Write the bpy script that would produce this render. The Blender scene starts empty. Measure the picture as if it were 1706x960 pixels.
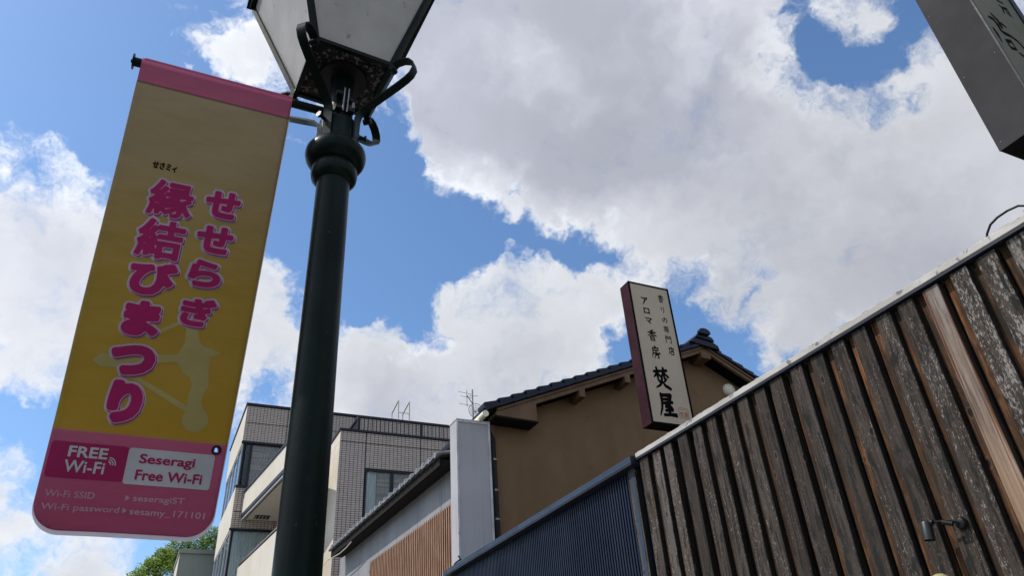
import bpy, bmesh, math, random
from mathutils import Vector, Matrix, noise
random.seed(7)
SC = bpy.context.scene
COL = SC.collection
R = math.radians

# ------------------------------------------------------------------ camera
cd = bpy.data.cameras.new('camera')
cam = bpy.data.objects.new('camera', cd); COL.objects.link(cam)
cd.sensor_fit = 'HORIZONTAL'; cd.sensor_width = 36.0
cd.lens = 36.0 * 1220.0 / 1706.0
cd.clip_start = 0.05; cd.clip_end = 5000
cx, cy, cz = Vector((0.90729, -0.41631, -0.05923)), Vector((-0.17729, -0.50643, 0.84386)), Vector((-0.38130, -0.75513, -0.53329))
cam.matrix_world = Matrix(((cx.x, cy.x, cz.x, 0), (cx.y, cy.y, cz.y, 0), (cx.z, cy.z, cz.z, 1.6), (0, 0, 0, 1)))
SC.camera = cam
SC.render.resolution_x, SC.render.resolution_y = 1024, 577
EYE = Vector((0, 0, 1.6))

def raydir(px, py):
    "direction (unit) of a point of the 1706x960 photograph, for placing clouds by bearing and height"
    v = cx * (px - 853) - cy * (py - 480) - cz * 1220
    return v.normalized()

# ------------------------------------------------------------------ sun and view
SUN_EL, SUN_OFF = R(50), R(19)        # height; turn from the street side towards the far end of the street
sdir = Vector((-math.cos(SUN_EL) * math.cos(SUN_OFF), math.cos(SUN_EL) * math.sin(SUN_OFF), math.sin(SUN_EL)))
sl = bpy.data.lights.new('sun', 'SUN'); sl.energy = 2.9; sl.angle = R(0.53); sl.color = (1.0, 0.94, 0.85)
so = bpy.data.objects.new('sun', sl); COL.objects.link(so)
so.rotation_euler = sdir.to_track_quat('Z', 'Y').to_euler(); so.location = (-20, 10, 40)
SC.view_settings.view_transform = 'Standard'; SC.view_settings.look = 'None'
SC.view_settings.exposure = 0.18; SC.view_settings.gamma = 1.0

# ------------------------------------------------------------------ world: sky and clouds
wd = bpy.data.worlds.new('World'); SC.world = wd; wd.use_nodes = True
nt = wd.node_tree; nt.nodes.clear()
N = nt.nodes; LK = nt.links
def nd(t, **kw):
    n = N.new(t)
    for k, v in kw.items(): setattr(n, k, v)
    return n
def plug(sock, v):
    if v is None: return
    if isinstance(v, bpy.types.NodeSocket): LK.new(v, sock)
    else: sock.default_value = v
def mth(op, a, b=None, c=None, clamp=False):
    n = nd('ShaderNodeMath', operation=op, use_clamp=clamp)
    for i, v in enumerate((a, b, c)):
        if v is not None: plug(n.inputs[i], v)
    return n.outputs[0]
def vm(op, a, b=None, scale=None):
    n = nd('ShaderNodeVectorMath', operation=op)
    plug(n.inputs[0], a)
    if b is not None: plug(n.inputs[1], b)
    if scale is not None: plug(n.inputs['Scale'], scale)
    return n.outputs['Value'] if op in ('DOT_PRODUCT', 'LENGTH', 'DISTANCE') else n.outputs[0]
def mrange(v, a, b, c=0.0, d=1.0, smooth=True):
    n = nd('ShaderNodeMapRange', interpolation_type='SMOOTHSTEP' if smooth else 'LINEAR')
    plug(n.inputs[0], v); plug(n.inputs[1], a); plug(n.inputs[2], b); plug(n.inputs[3], c); plug(n.inputs[4], d)
    return n.outputs[0]
def noi(vec, scale, detail, rough=0.55, dist=0.0, out=0):
    n = nd('ShaderNodeTexNoise'); plug(n.inputs['Vector'], vec)
    n.inputs['Scale'].default_value = scale; n.inputs['Detail'].default_value = detail
    n.inputs['Roughness'].default_value = rough; n.inputs['Distortion'].default_value = dist
    return n.outputs[out]
def mixc(f, a, b):
    n = nd('ShaderNodeMix', data_type='RGBA'); plug(n.inputs[0], f); plug(n.inputs[6], a); plug(n.inputs[7], b)
    return n.outputs[2]
tc = nd('ShaderNodeTexCoord'); D = tc.outputs['Generated']
sky = nd('ShaderNodeTexSky', sky_type='NISHITA', sun_disc=False)
sky.sun_elevation = SUN_EL
sky.sun_rotation = math.atan2(sdir.x, sdir.y)
sky.air_density = 1.0; sky.dust_density = 1.0; sky.ozone_density = 1.2
# a bending of the bearing, so that no cloud has a smooth rim
w1 = vm('SUBTRACT', noi(D, 6.0, 3, 0.6, 0.0, 1), (0.5, 0.5, 0.5))
w2 = vm('SUBTRACT', noi(D, 24.0, 3, 0.65, 0.0, 1), (0.5, 0.5, 0.5))
Dw = vm('ADD', D, vm('ADD', vm('SCALE', w1, scale=0.09), vm('SCALE', w2, scale=0.06)))
def blobs(lst, base=None):
    "sum of soft round patches of cloud, each given by a point it lies towards, its radius and its weight"
    acc = base
    for (px, py, r, w) in lst:
        c = raydir(px, py); ang = math.atan(r / 1220.0)
        dist = vm('DISTANCE', Dw, tuple(c))
        m = mrange(dist, ang * 1.40, ang * 0.20, 0.0, w)
        acc = m if acc is None else mth('ADD', acc, m)
    return acc
CLOUD = [
 # left bank
 (-60,330,150,1),(30,300,90,1),(95,300,70,.9),(60,400,120,1),(150,440,110,1),(110,540,110,.9),(200,560,130,1),(300,520,160,1),(380,620,130,.9),(440,520,75,.9),(455,470,45,.7),(470,590,50,.45),(35,640,50,.45),(150,640,70,.6),
 # low left
 (20,800,75,1),(60,840,50,.8),(-30,770,60,.8),(150,915,52,1),(110,930,45,.9),(180,950,50,.9),(10,945,40,.5),
 # top left wisps
 (276,20,20,.62),(282,58,22,.66),(302,88,20,.62),(365,80,45,.6),(410,70,50,.75),(400,115,40,.6),(450,90,50,.6),(330,75,25,.4),
 # great cloud over the middle
 (760,60,150,1),(870,60,170,1),(1000,80,180,1),(1140,80,170,1),(900,190,150,1),(1050,200,150,1),(1190,180,130,1),(760,170,75,.9),(730,215,40,.6),(750,255,45,.75),(790,300,45,.7),(850,330,45,.7),(830,360,25,.5),(900,290,80,.8),(930,350,50,.7),(985,370,45,.7),(1030,330,80,.8),
 (1130,330,140,1),(1260,270,130,1),(1240,400,140,1),(1350,330,160,1),(1120,430,60,.8),(1075,400,55,.8),(1380,470,140,1),(1500,330,170,1),(1490,200,90,.8),(1600,250,130,1),(1620,380,160,1),(1310,540,70,.7),(1700,200,200,.8),(1330,190,70,.8),(1260,130,50,.6),(1400,180,40,.5),(1260,40,60,.8),(1210,80,80,.8),
 (1385,-5,40,.42),(1415,28,38,.40),(1400,62,26,.34),(1455,40,34,.36),(1480,0,42,.40),(1580,130,55,.7),(1550,150,50,.6),(1190,500,50,.5),
 # cumulus
 (865,430,42,1),(840,470,70,1),(900,470,60,.9),(950,490,70,.9),(1010,470,50,.7),(1060,440,50,.75),(760,510,50,.9),(800,540,80,1),(900,560,90,1),(980,540,65,.8),(840,620,100,1),(760,640,80,.9),(920,610,70,.7),(1040,500,45,.6),
 (610,580,60,1),(640,560,35,.6),(600,640,80,1),(680,660,70,.9),(720,700,80,.8),(660,690,80,.9),(540,680,70,.7),(800,700,80,.7),
 (1285,610,28,.6),(1200,550,35,.33),(1190,590,25,.25),(870,690,60,.4),
]
CLEAR = [
 (120,100,190,1),(250,180,110,.8),(340,150,60,.4),(-40,120,150,.8),(215,60,60,.6),(60,720,60,.9),(120,760,90,.8),(60,900,30,.5),(470,300,100,.9),(640,380,130,1),(650,480,90,1),(640,250,60,1),(700,420,80,.9),(760,400,60,.9),(800,392,48,.9),(860,392,42,.9),(915,402,42,.9),(970,412,42,.9),(1020,430,38,.9),(1062,455,26,.6),(1150,465,34,.9),(1130,500,62,.9),(1150,560,60,.7),(1240,560,60,.5),
 (1325,85,75,.85),(1400,130,68,.8),(1490,105,72,.85),(1540,40,55,.8),(1330,30,40,.5),(1050,580,50,.9),(1000,610,35,.6),(960,690,80,.6),(690,590,30,.6),(270,780,180,.8),(240,930,40,.6),(440,660,50,.5),(1260,470,35,.4),(850,318,18,.5),(1020,365,20,.5),(430,10,40,.3),
]
GREY = [
 (880,130,230,1.0),(1040,170,200,.8),(760,90,150,.7),(1150,90,200,.6),(1000,230,120,.5),(1400,430,220,.30),(1560,430,160,.35),(1600,280,150,.15),(100,480,120,.35),(60,380,80,.25),(680,690,100,.35),(620,660,80,.25),(840,650,110,.35),(1250,330,130,.3),(1380,260,100,.25),(150,940,40,.3),
]
up = nd('ShaderNodeSeparateXYZ'); LK.new(D, up.inputs[0])
big = noi(D, 1.7, 3, 0.5)
amb = mrange(big, 0.36, 0.56, -0.15, 0.95)              # the wider sky, same kind of broken cloud
inn = vm('DOT_PRODUCT', D, tuple(raydir(853, 440)))
amb = mth('MULTIPLY', amb, mrange(inn, 0.74, 0.62, 0.0, 1.0))
dens = blobs(CLOUD, amb)
dens = mth('MINIMUM', dens, 1.10)
clr = mth('MINIMUM', blobs(CLEAR), 1.2)
dens = mth('SUBTRACT', dens, mth('MULTIPLY', clr, 0.75))
dens0 = dens
fb = noi(Dw, 7.0, 9, 0.62)
fb2 = noi(Dw, 27.0, 7, 0.66)
dens = mth('ADD', dens, mth('MULTIPLY', mth('SUBTRACT', fb, 0.5), 2.7))
dens = mth('ADD', dens, mth('MULTIPLY', mth('MULTIPLY', mth('SUBTRACT', fb2, 0.5), 2.2), mrange(dens0, 1.12, 0.75, 0.25, 1.0)))
mask = mrange(dens, -0.08, 1.02)
grey = mth('MINIMUM', blobs(GREY, mth('MULTIPLY', mrange(big, 0.5, 0.8), mrange(inn, 0.74, 0.62, 0.0, 1.0))), 1.1)
body = mrange(mth('ADD', dens0, mth('MULTIPLY', mth('SUBTRACT', noi(Dw, 6.0, 4, 0.5), 0.5), 1.5)), 0.45, 1.25)
tex = noi(D, 5.0, 4, 0.5)
lum = mth('SUBTRACT', 0.98, mth('MULTIPLY', mth('MULTIPLY', grey, body), 0.23))
lum = mth('SUBTRACT', lum, mth('MULTIPLY', mth('SUBTRACT', tex, 0.46), 0.30))
lum = mth('SUBTRACT', lum, mth('MULTIPLY', body, 0.12))
lum = mth('ADD', lum, mth('MULTIPLY', mth('SUBTRACT', fb2, 0.5), mth('MULTIPLY', mth('SUBTRACT', 1.05, grey), 0.16)))
sunny = mrange(vm('DOT_PRODUCT', D, tuple(sdir)), 0.1, 0.95, 0.78, 1.25, False)
lum = mth('MULTIPLY', lum, sunny)
tint = mixc(mth('MULTIPLY', grey, body), (0.925, 0.955, 1.02, 1), (0.85, 0.885, 1.03, 1))
cloudc = vm('SCALE', tint, scale=mth('MAXIMUM', lum, 0.2))
CLOUD_GAIN, SKY_GAIN = 0.88, 0.147
bs = nd('ShaderNodeBackground'); LK.new(vm('MULTIPLY', sky.outputs[0], (0.76, 0.96, 1.13)), bs.inputs[0]); bs.inputs[1].default_value = SKY_GAIN
bc = nd('ShaderNodeBackground'); LK.new(cloudc, bc.inputs[0]); bc.inputs[1].default_value = CLOUD_GAIN
horizon = mrange(up.outputs[2], -0.02, 0.05, 0.0, 1.0)
mx = nd('ShaderNodeMixShader'); LK.new(mth('MULTIPLY', mask, horizon), mx.inputs[0])
LK.new(bs.outputs[0], mx.inputs[1]); LK.new(bc.outputs[0], mx.inputs[2])
wd.cycles.sampling_method = 'MANUAL'; wd.cycles.sample_map_resolution = 512
wo = nd('ShaderNodeOutputWorld'); LK.new(mx.outputs[0], wo.inputs[0])
#SKYEND

# ------------------------------------------------------------------ helpers
def use(tree):
    global nt, N, LK
    nt = tree; N = nt.nodes; LK = nt.links
def new_mat(name, rough=0.6, metal=0.0, spec=0.5, coat=0.0):
    m = bpy.data.materials.new(name); m.use_nodes = True
    use(m.node_tree)
    b = N['Principled BSDF']
    b.inputs['Roughness'].default_value = rough; b.inputs['Metallic'].default_value = metal
    b.inputs['Specular IOR Level'].default_value = spec; b.inputs['Coat Weight'].default_value = coat
    return m, b
def objvec(scale=(1, 1, 1), rnd=0.0):
    t = nd('ShaderNodeTexCoord').outputs['Object']
    if rnd:
        oi = nd('ShaderNodeObjectInfo')
        cmb = nd('ShaderNodeCombineXYZ')
        for i, k in enumerate((1.0, 2.7, 5.3)): LK.new(mth('MULTIPLY', oi.outputs['Random'], rnd * k), cmb.inputs[i])
        t = vm('ADD', t, cmb.outputs[0])
    return vm('MULTIPLY', t, tuple(scale)), t
def bump(b, h, strength, dist=0.01):
    n = nd('ShaderNodeBump'); plug(n.inputs['Height'], h); n.inputs['Strength'].default_value = strength; n.inputs['Distance'].default_value = dist
    LK.new(n.outputs[0], b.inputs['Normal'])
def c4(c): return (c[0], c[1], c[2], 1.0)
def surf(name, col, col2=None, scale=3.0, stretch=(1, 1, 1), rough=0.6, metal=0.0, spec=0.5, coat=0.0, bmp=0.1, rnd=0.0, specks=None, coat_r=0.1, detail=6):
    "a paint, plaster or metal: two close tones in uneven patches, optional specks of dirt, a little relief"
    m, b = new_mat(name, rough, metal, spec, coat)
    b.inputs['Coat Roughness'].default_value = coat_r
    v, t = objvec(stretch, rnd)
    n1 = noi(v, scale, detail, 0.6)
    col2 = col2 or tuple(x * 0.75 for x in col)
    c = mixc(mrange(n1, 0.35, 0.65), c4(col), c4(col2))
    if specks:
        n2 = noi(t, specks[1], 4, 0.7)
        c = mixc(mth('MULTIPLY', mrange(n2, specks[2], specks[2] + 0.08), specks[3]), c, c4(specks[0]))
    LK.new(c, b.inputs['Base Color'])
    LK.new(mrange(n1, 0.3, 0.7, rough * 0.85, min(1, rough * 1.15)), b.inputs['Roughness'])
    if bmp: bump(b, noi(v, scale * 6, 4, 0.6), bmp, 0.004)
    return m

class MB:
    def __init__(s): s.v = []; s.f = []
    def add(s, vs, fs):
        o = len(s.v); s.v += [tuple(v) for v in vs]; s.f += [tuple(i + o for i in f) for f in fs]; return s
    def box(s, x0, x1, y0, y1, z0, z1, M=None):
        vs = [Vector(p) for p in ((x0,y0,z0),(x1,y0,z0),(x1,y1,z0),(x0,y1,z0),(x0,y0,z1),(x1,y0,z1),(x1,y1,z1),(x0,y1,z1))]
        if M: vs = [M @ v for v in vs]
        return s.add(vs, [(0,3,2,1),(4,5,6,7),(0,1,5,4),(1,2,6,5),(2,3,7,6),(3,0,4,7)])
    def tube(s, pts, r, n=10, caps=True):
        pts = [Vector(p) for p in pts]; o = len(s.v); k = len(pts)
        rr = r if isinstance(r, (list, tuple)) else [r] * k
        ref = None
        for i, p in enumerate(pts):
            t = (pts[min(i + 1, k - 1)] - pts[max(i - 1, 0)]).normalized()
            if ref is None: ref = t.orthogonal().normalized()
            a = (ref - t * ref.dot(t)).normalized(); ref = a; b = t.cross(a)
            for j in range(n):
                q = 2 * math.pi * j / n
                s.v.append(tuple(p + (a * math.cos(q) + b * math.sin(q)) * rr[i]))
        for i in range(k - 1):
            for j in range(n):
                a0 = o + i * n + j; a1 = o + i * n + (j + 1) % n
                s.f.append((a0, a1, a1 + n, a0 + n))
        if caps:
            s.f.append(tuple(o + j for j in reversed(range(n)))); s.f.append(tuple(o + (k - 1) * n + j for j in range(n)))
        return s
    def strip(s, pts, side, w, th):
        "a flat bar bent along pts; side: direction of its width"
        pts = [Vector(p) for p in pts]; side = Vector(side).normalized(); k = len(pts); o = len(s.v)
        for i, p in enumerate(pts):
            t = (pts[min(i + 1, k - 1)] - pts[max(i - 1, 0)]).normalized()
            nn = t.cross(side).normalized()
            for a, b in ((-1, -1), (1, -1), (1, 1), (-1, 1)): s.v.append(tuple(p + side * a * w / 2 + nn * b * th / 2))
        for i in range(k - 1):
            for j in range(4):
                a0 = o + i * 4 + j; a1 = o + i * 4 + (j + 1) % 4
                s.f.append((a0, a0 + 4, a1 + 4, a1))
        s.f.append((o, o + 1, o + 2, o + 3)); e = o + (k - 1) * 4; s.f.append((e + 3, e + 2, e + 1, e))
        return s
    def lathe(s, prof, n=32, centre=(0, 0), caps=True):
        o = len(s.v); k = len(prof)
        for r, z in prof:
            for j in range(n):
                q = 2 * math.pi * j / n; s.v.append((centre[0] + r * math.cos(q), centre[1] + r * math.sin(q), z))
        for i in range(k - 1):
            for j in range(n):
                a0 = o + i * n + j; a1 = o + i * n + (j + 1) % n; s.f.append((a0, a1, a1 + n, a0 + n))
        if caps:
            s.f.append(tuple(o + j for j in reversed(range(n)))); s.f.append(tuple(o + (k - 1) * n + j for j in range(n)))
        return s
    def prism(s, poly, d0, d1, axis='y'):
        "poly of (a,b) pushed between d0 and d1 along axis"
        def P(a, b, d): return (a, d, b) if axis == 'y' else ((d, a, b) if axis == 'x' else (a, b, d))
        o = len(s.v); n = len(poly)
        for d in (d0, d1):
            for a, b in poly: s.v.append(P(a, b, d))
        s.f.append(tuple(o + i for i in range(n))); s.f.append(tuple(o + n + i for i in reversed(range(n))))
        for i in range(n):
            j = (i + 1) % n; s.f.append((o + i, o + n + i, o + n + j, o + j))
        return s
    def mesh(s, name, mat, smooth=None):
        me = bpy.data.meshes.new(name); me.from_pydata(s.v, [], s.f); me.materials.append(mat)
        bm = bmesh.new(); bm.from_mesh(me); bmesh.ops.recalc_face_normals(bm, faces=bm.faces); bm.to_mesh(me); bm.free()
        if smooth: 
            me.shade_smooth(); me.set_sharp_from_angle(angle=R(smooth))
        return me
    def build(s, name, mat, parent=None, smooth=None, bevel=0.0):
        o = bpy.data.objects.new(name, s.mesh(name, mat, smooth)); COL.objects.link(o); o.parent = parent
        if bevel:
            md = o.modifiers.new('edge', 'BEVEL'); md.width = bevel; md.segments = 2; md.limit_method = 'ANGLE'; md.angle_limit = R(40)
        return o
def put(name, me, parent=None, loc=None):
    o = bpy.data.objects.new(name, me); COL.objects.link(o); o.parent = parent
    if loc is not None: o.location = loc
    return o
def tag(o, label=None, cat=None, group=None, kind=None):
    if label: o['label'] = label
    if cat: o['category'] = cat
    if group: o['group'] = group
    if kind: o['kind'] = kind
    return o
def thing(name, label, cat, loc=(0, 0, 0), M=None, group=None, rz=0.0):
    o = bpy.data.objects.new(name, None); COL.objects.link(o); o.empty_display_size = 0.1
    if M is not None: o.matrix_world = M
    else: o.location = loc; o.rotation_euler = (0, 0, rz)
    return tag(o, label, cat, group)
def frame_matrix(o, u, v, n):
    return Matrix(((u[0], v[0], n[0], o[0]), (u[1], v[1], n[1], o[1]), (u[2], v[2], n[2], o[2]), (0, 0, 0, 1)))

# ---- lettering: every glyph is measured as a distance field and cut out at any weight
import numpy as np
_gc = {}
def glyph_edges(body):
    if body in _gc: return _gc[body]
    c = bpy.data.curves.new('glyph', 'FONT'); c.body = body; c.size = 1; c.resolution_u = 4
    o = bpy.data.objects.new('glyph', c); COL.objects.link(o)
    me = bpy.data.meshes.new_from_object(o.evaluated_get(bpy.context.evaluated_depsgraph_get()))
    cnt = {}
    for p in me.polygons:
        for e in p.edge_keys: cnt[e] = cnt.get(e, 0) + 1
    V = np.array([v.co[:2] for v in me.vertices])
    E = np.array([(*V[a], *V[b]) for (a, b), k in cnt.items() if k == 1])
    bpy.data.objects.remove(o); bpy.data.curves.remove(c); bpy.data.meshes.remove(me)
    lo, hi = V.min(0), V.max(0)
    _gc[body] = (E, lo, hi); return _gc[body]
def seg_dist(P, A, B):
    d = B - A; L = (d ** 2).sum(1) + 1e-12
    t = np.clip(((P[:, None, :] - A[None]) * d[None]).sum(2) / L[None], 0, 1)
    q = A[None] + t[..., None] * d[None]
    return np.sqrt(((P[:, None, :] - q) ** 2).sum(2)), t
def field_glyph(P, E):
    A, B = E[:, :2], E[:, 2:]
    d = seg_dist(P, A, B)[0].min(1)
    y0, y1 = A[:, 1], B[:, 1]; py = P[:, 1][:, None]; px = P[:, 0][:, None]
    cr = (y0[None] > py) != (y1[None] > py)
    xi = A[None, :, 0] + (py - y0[None]) / np.where(y1 == y0, 1e-9, y1 - y0)[None] * (B[:, 0] - A[:, 0])[None]
    inside = ((cr & (xi > px)).sum(1) % 2) == 1
    return np.where(inside, -d, d)
def iso_mesh(F, xs, ys, level, place, maxrun=10):
    "cut the region F < level out of the grid; whole cells in a row are joined"
    F = level - F; vs = []; fs = []
    ny, nx = F.shape
    def addp(pts): 
        o = len(vs); vs.extend(place(x, y) for x, y in pts); fs.append(tuple(range(o, o + len(pts))))
    for j in range(ny - 1):
        i = 0
        while i < nx - 1:
            a, b, c, d = F[j, i], F[j, i + 1], F[j + 1, i + 1], F[j + 1, i]
            if a > 0 and b > 0 and c > 0 and d > 0:
                k = i + 1
                while k < nx - 1 and k - i < maxrun and F[j, k + 1] > 0 and F[j + 1, k + 1] > 0: k += 1
                addp([(xs[i], ys[j]), (xs[k], ys[j]), (xs[k], ys[j + 1]), (xs[i], ys[j + 1])]); i = k; continue
            if a > 0 or b > 0 or c > 0 or d > 0:
                q = [(xs[i], ys[j], a), (xs[i + 1], ys[j], b), (xs[i + 1], ys[j + 1], c), (xs[i], ys[j + 1], d)]
                out = []
                for n_ in range(4):
                    p0, p1 = q[n_], q[(n_ + 1) % 4]
                    if p0[2] > 0: out.append((p0[0], p0[1]))
                    if (p0[2] > 0) != (p1[2] > 0):
                        t = p0[2] / (p0[2] - p1[2]); out.append((p0[0] + (p1[0] - p0[0]) * t, p0[1] + (p1[1] - p0[1]) * t))
                if len(out) > 2: addp(out)
            i += 1
    return vs, fs
def letters(name, body, rect, layers, parent, cell=0.02, shear=0.0, place=None):
    """body fitted into rect (u0,u1,v0,v1; v runs down). layers: list of (weight in em, shift u, shift v, depth, material)"""
    E, lo, hi = glyph_edges(body)
    u0, u1, v0, v1 = rect; sx = (u1 - u0) / (hi[0] - lo[0]); sy = (v1 - v0) / (hi[1] - lo[1])
    for n_, (wt, du, dv, dep, mat) in enumerate(layers):
        mg = wt + 2 * cell
        xs = np.arange(lo[0] - mg, hi[0] + mg + cell, cell); ys = np.arange(lo[1] - mg, hi[1] + mg + cell, cell)
        X, Y = np.meshgrid(xs, ys); P = np.stack([X.ravel(), Y.ravel()], 1)
        F = np.concatenate([field_glyph(P[k:k + 4000], E) for k in range(0, len(P), 4000)]).reshape(X.shape)
        def pl(x, y):
            v = v1 - (y - lo[1]) * sy + dv; u = u0 + (x - lo[0]) * sx + du + shear * (v1 - v)
            return place(u, v, dep) if place else (u, v, dep)
        vs, fs = iso_mesh(F, xs, ys, wt, pl)
        MB().add(vs, fs).build(name, mat, parent)
def brush(name, strokes, rect, dep, mat, parent, cell=1.2, box=100.0, place=None, grow=0.0):
    "strokes drawn by hand on a 100 x 100 square (y down): [(x,y,half width), ...]"
    A = []; B = []; ra = []; rb = []
    for st in strokes:
        for p, q in zip(st, st[1:]): A.append(p[:2]); B.append(q[:2]); ra.append(p[2]); rb.append(q[2])
    A, B, ra, rb = (np.array(t, float) for t in (A, B, ra, rb))
    xs = np.arange(-8, box + 8, cell); X, Y = np.meshgrid(xs, xs); P = np.stack([X.ravel(), Y.ravel()], 1)
    d, t = seg_dist(P, A, B); F = (d - (ra[None] + t * (rb - ra)[None])).min(1).reshape(X.shape)
    u0, u1, v0, v1 = rect
    def pl(x, y):
        u = u0 + x / box * (u1 - u0); v = v0 + y / box * (v1 - v0)
        return place(u, v, dep) if place else (u, v, dep)
    vs, fs = iso_mesh(F, xs, xs, grow, pl)
    return MB().add(vs, fs).build(name, mat, parent)

# ------------------------------------------------------------------ materials
def flat(name, col, rough=0.7, var=0.12, **k): return surf(name, col, tuple(x * (1 - var) for x in col), 8, rough=rough, bmp=0.0, **k)

def wood_mat(name, kind):
    m, b = new_mat(name, 0.85, spec=0.25)
    v, t = objvec((1, 1, 1), 9.0)
    oi = nd('ShaderNodeObjectInfo').outputs['Random']
    pos = nd('ShaderNodeSeparateXYZ'); LK.new(nd('ShaderNodeNewGeometry').outputs['Position'], pos.inputs[0])
    near = mrange(pos.outputs[1], 3.2, 1.8)
    grain = noi(vm('MULTIPLY', t, (60, 60, 2.2)), 1.0, 6, 0.65, 0.6)
    fine = noi(vm('MULTIPLY', t, (260, 260, 14)), 1.0, 4, 0.7)
    patch = noi(vm('MULTIPLY', t, (9, 9, 2.0)), 1.0, 5, 0.6)
    if kind == 'weathered':
        c = mixc(mrange(grain, 0.36, 0.62), (0.007, 0.005, 0.004, 1), (0.060, 0.046, 0.038, 1))
        c = mixc(mth('MULTIPLY', mrange(patch, 0.45, 0.68), 0.5), c, (0.086, 0.072, 0.065, 1))
        c = mixc(mth('MULTIPLY', mrange(oi, 0.0, 1.0, 0.0, 0.5, False), mrange(patch, 0.6, 0.4)), c, (0.075, 0.050, 0.032, 1))
        lich = noi(vm('MULTIPLY', t, (70, 70, 30)), 1.0, 5, 0.75)
        th = mth('SUBTRACT', 0.63, mth('MULTIPLY', near, mth('MULTIPLY', mrange(patch, 0.40, 0.62), 0.17)))
        c = mixc(mth('MULTIPLY', mrange(mth('SUBTRACT', lich, th), 0.0, 0.05), 0.75), c, (0.30, 0.275, 0.25, 1))
        peel = noi(vm('MULTIPLY', t, (170, 170, 40)), 1.0, 4, 0.65)
        where = mrange(noi(vm('MULTIPLY', t, (16, 16, 2.5)), 1.0, 3, 0.6), 0.42, 0.60)
        c = mixc(mth('MULTIPLY', mth('MULTIPLY', mrange(mth('ADD', peel, mth('MULTIPLY', mth('SUBTRACT', nd('ShaderNodeObjectInfo').outputs['Random'], 0.5), 0.05)), 0.59, 0.635), where), 0.85), c, (0.36, 0.32, 0.285, 1))
        c = mixc(mth('MULTIPLY', mrange(oi, 0.55, 1.0, 0.0, 0.45, False), mrange(patch, 0.35, 0.6)), c, (0.17, 0.15, 0.135, 1))
        c = mixc(mrange(oi, 0.35, 0.0, 0.0, 0.5, False), c, (0.030, 0.020, 0.014, 1))
        burn = noi(vm('MULTIPLY', t, (22, 22, 5)), 1.0, 4, 0.6)
        c = mixc(mrange(burn, 0.53, 0.64), c, (0.014, 0.014, 0.012, 1))
    elif kind == 'pale':
        c = mixc(mrange(grain, 0.35, 0.65), (0.11, 0.082, 0.066, 1), (0.27, 0.205, 0.16, 1))
        c = mixc(mth('MULTIPLY', mrange(patch, 0.5, 0.7), 0.7), c, (0.30, 0.28, 0.27, 1))
        st = noi(vm('MULTIPLY', t, (48, 48, 0.7)), 1.0, 3, 0.5)
        c = mixc(mrange(st, 0.585, 0.61), c, (0.12, 0.04, 0.02, 1))
        c = mixc(mth('MULTIPLY', mrange(t if False else pos.outputs[2], 3.1, 2.6), 0.5), c, (0.35, 0.22, 0.13, 1))
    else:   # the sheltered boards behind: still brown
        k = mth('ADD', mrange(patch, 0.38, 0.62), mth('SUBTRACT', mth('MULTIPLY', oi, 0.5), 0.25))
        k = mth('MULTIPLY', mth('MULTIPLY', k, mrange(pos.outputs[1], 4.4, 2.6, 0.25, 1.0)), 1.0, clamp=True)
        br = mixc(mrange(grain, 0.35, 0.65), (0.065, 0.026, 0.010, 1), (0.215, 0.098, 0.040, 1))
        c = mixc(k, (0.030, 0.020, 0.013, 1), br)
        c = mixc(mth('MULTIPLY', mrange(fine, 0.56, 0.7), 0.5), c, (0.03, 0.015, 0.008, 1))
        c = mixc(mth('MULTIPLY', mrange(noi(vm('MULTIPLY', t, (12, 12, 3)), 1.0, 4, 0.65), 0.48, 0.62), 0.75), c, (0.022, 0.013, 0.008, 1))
    if kind != 'back':   # shade of the gaps painted near-black onto the plank edges facing the viewer
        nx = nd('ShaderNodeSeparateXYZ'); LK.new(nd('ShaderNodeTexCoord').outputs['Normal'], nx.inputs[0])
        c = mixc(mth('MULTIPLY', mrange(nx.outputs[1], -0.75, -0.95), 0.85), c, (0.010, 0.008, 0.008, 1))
    # knots
    vo = nd('ShaderNodeTexVoronoi'); LK.new(vm('MULTIPLY', t, (7, 7, 3.4)), vo.inputs['Vector']); vo.inputs['Scale'].default_value = 1.0
    kd = mth('ADD', vo.outputs['Distance'], mth('MULTIPLY', mth('SUBTRACT', fine, 0.5), 0.08))
    c = mixc(mrange(kd, 0.085, 0.045), c, (0.012, 0.009, 0.008, 1))
    c = mixc(mth('MULTIPLY', mth('MULTIPLY', mrange(kd, 0.09, 0.11), mrange(kd, 0.14, 0.11)), 0.18), c, (0.3, 0.24, 0.19, 1))
    LK.new(c, b.inputs['Base Color'])
    h = mth('ADD', mth('MULTIPLY', grain, 0.6), mth('MULTIPLY', fine, 0.4))
    h = mth('SUBTRACT', h, mth('MULTIPLY', mrange(kd, 0.12, 0.03), 0.8))
    bump(b, h, 0.9, 0.006)
    return m
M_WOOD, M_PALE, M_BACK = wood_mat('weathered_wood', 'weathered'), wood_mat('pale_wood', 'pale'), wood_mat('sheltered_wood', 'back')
M_GREEN = surf('dark_green_paint', (0.0035, 0.0105, 0.0075), (0.0018, 0.0048, 0.0036), 4, rough=0.36, spec=0.12, coat=0.0, bmp=0.15, specks=((0.05, 0.06, 0.055), 60, 0.64, 0.5))
M_BLACKM = surf('black_metal', (0.006, 0.006, 0.007), (0.011, 0.010, 0.011), 9, spec=0.2, rough=0.45, bmp=0.1)
M_STEEL = surf('galvanised_steel', (0.28, 0.28, 0.28), (0.18, 0.18, 0.19), 20, rough=0.38, metal=0.8, bmp=0.05)
M_SOOT = surf('dirty_lantern_base', (0.008, 0.008, 0.008), (0.028, 0.026, 0.025), 12, rough=0.95, spec=0.1, bmp=0.5, specks=((0.17, 0.155, 0.15), 55, 0.52, 0.85))
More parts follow.
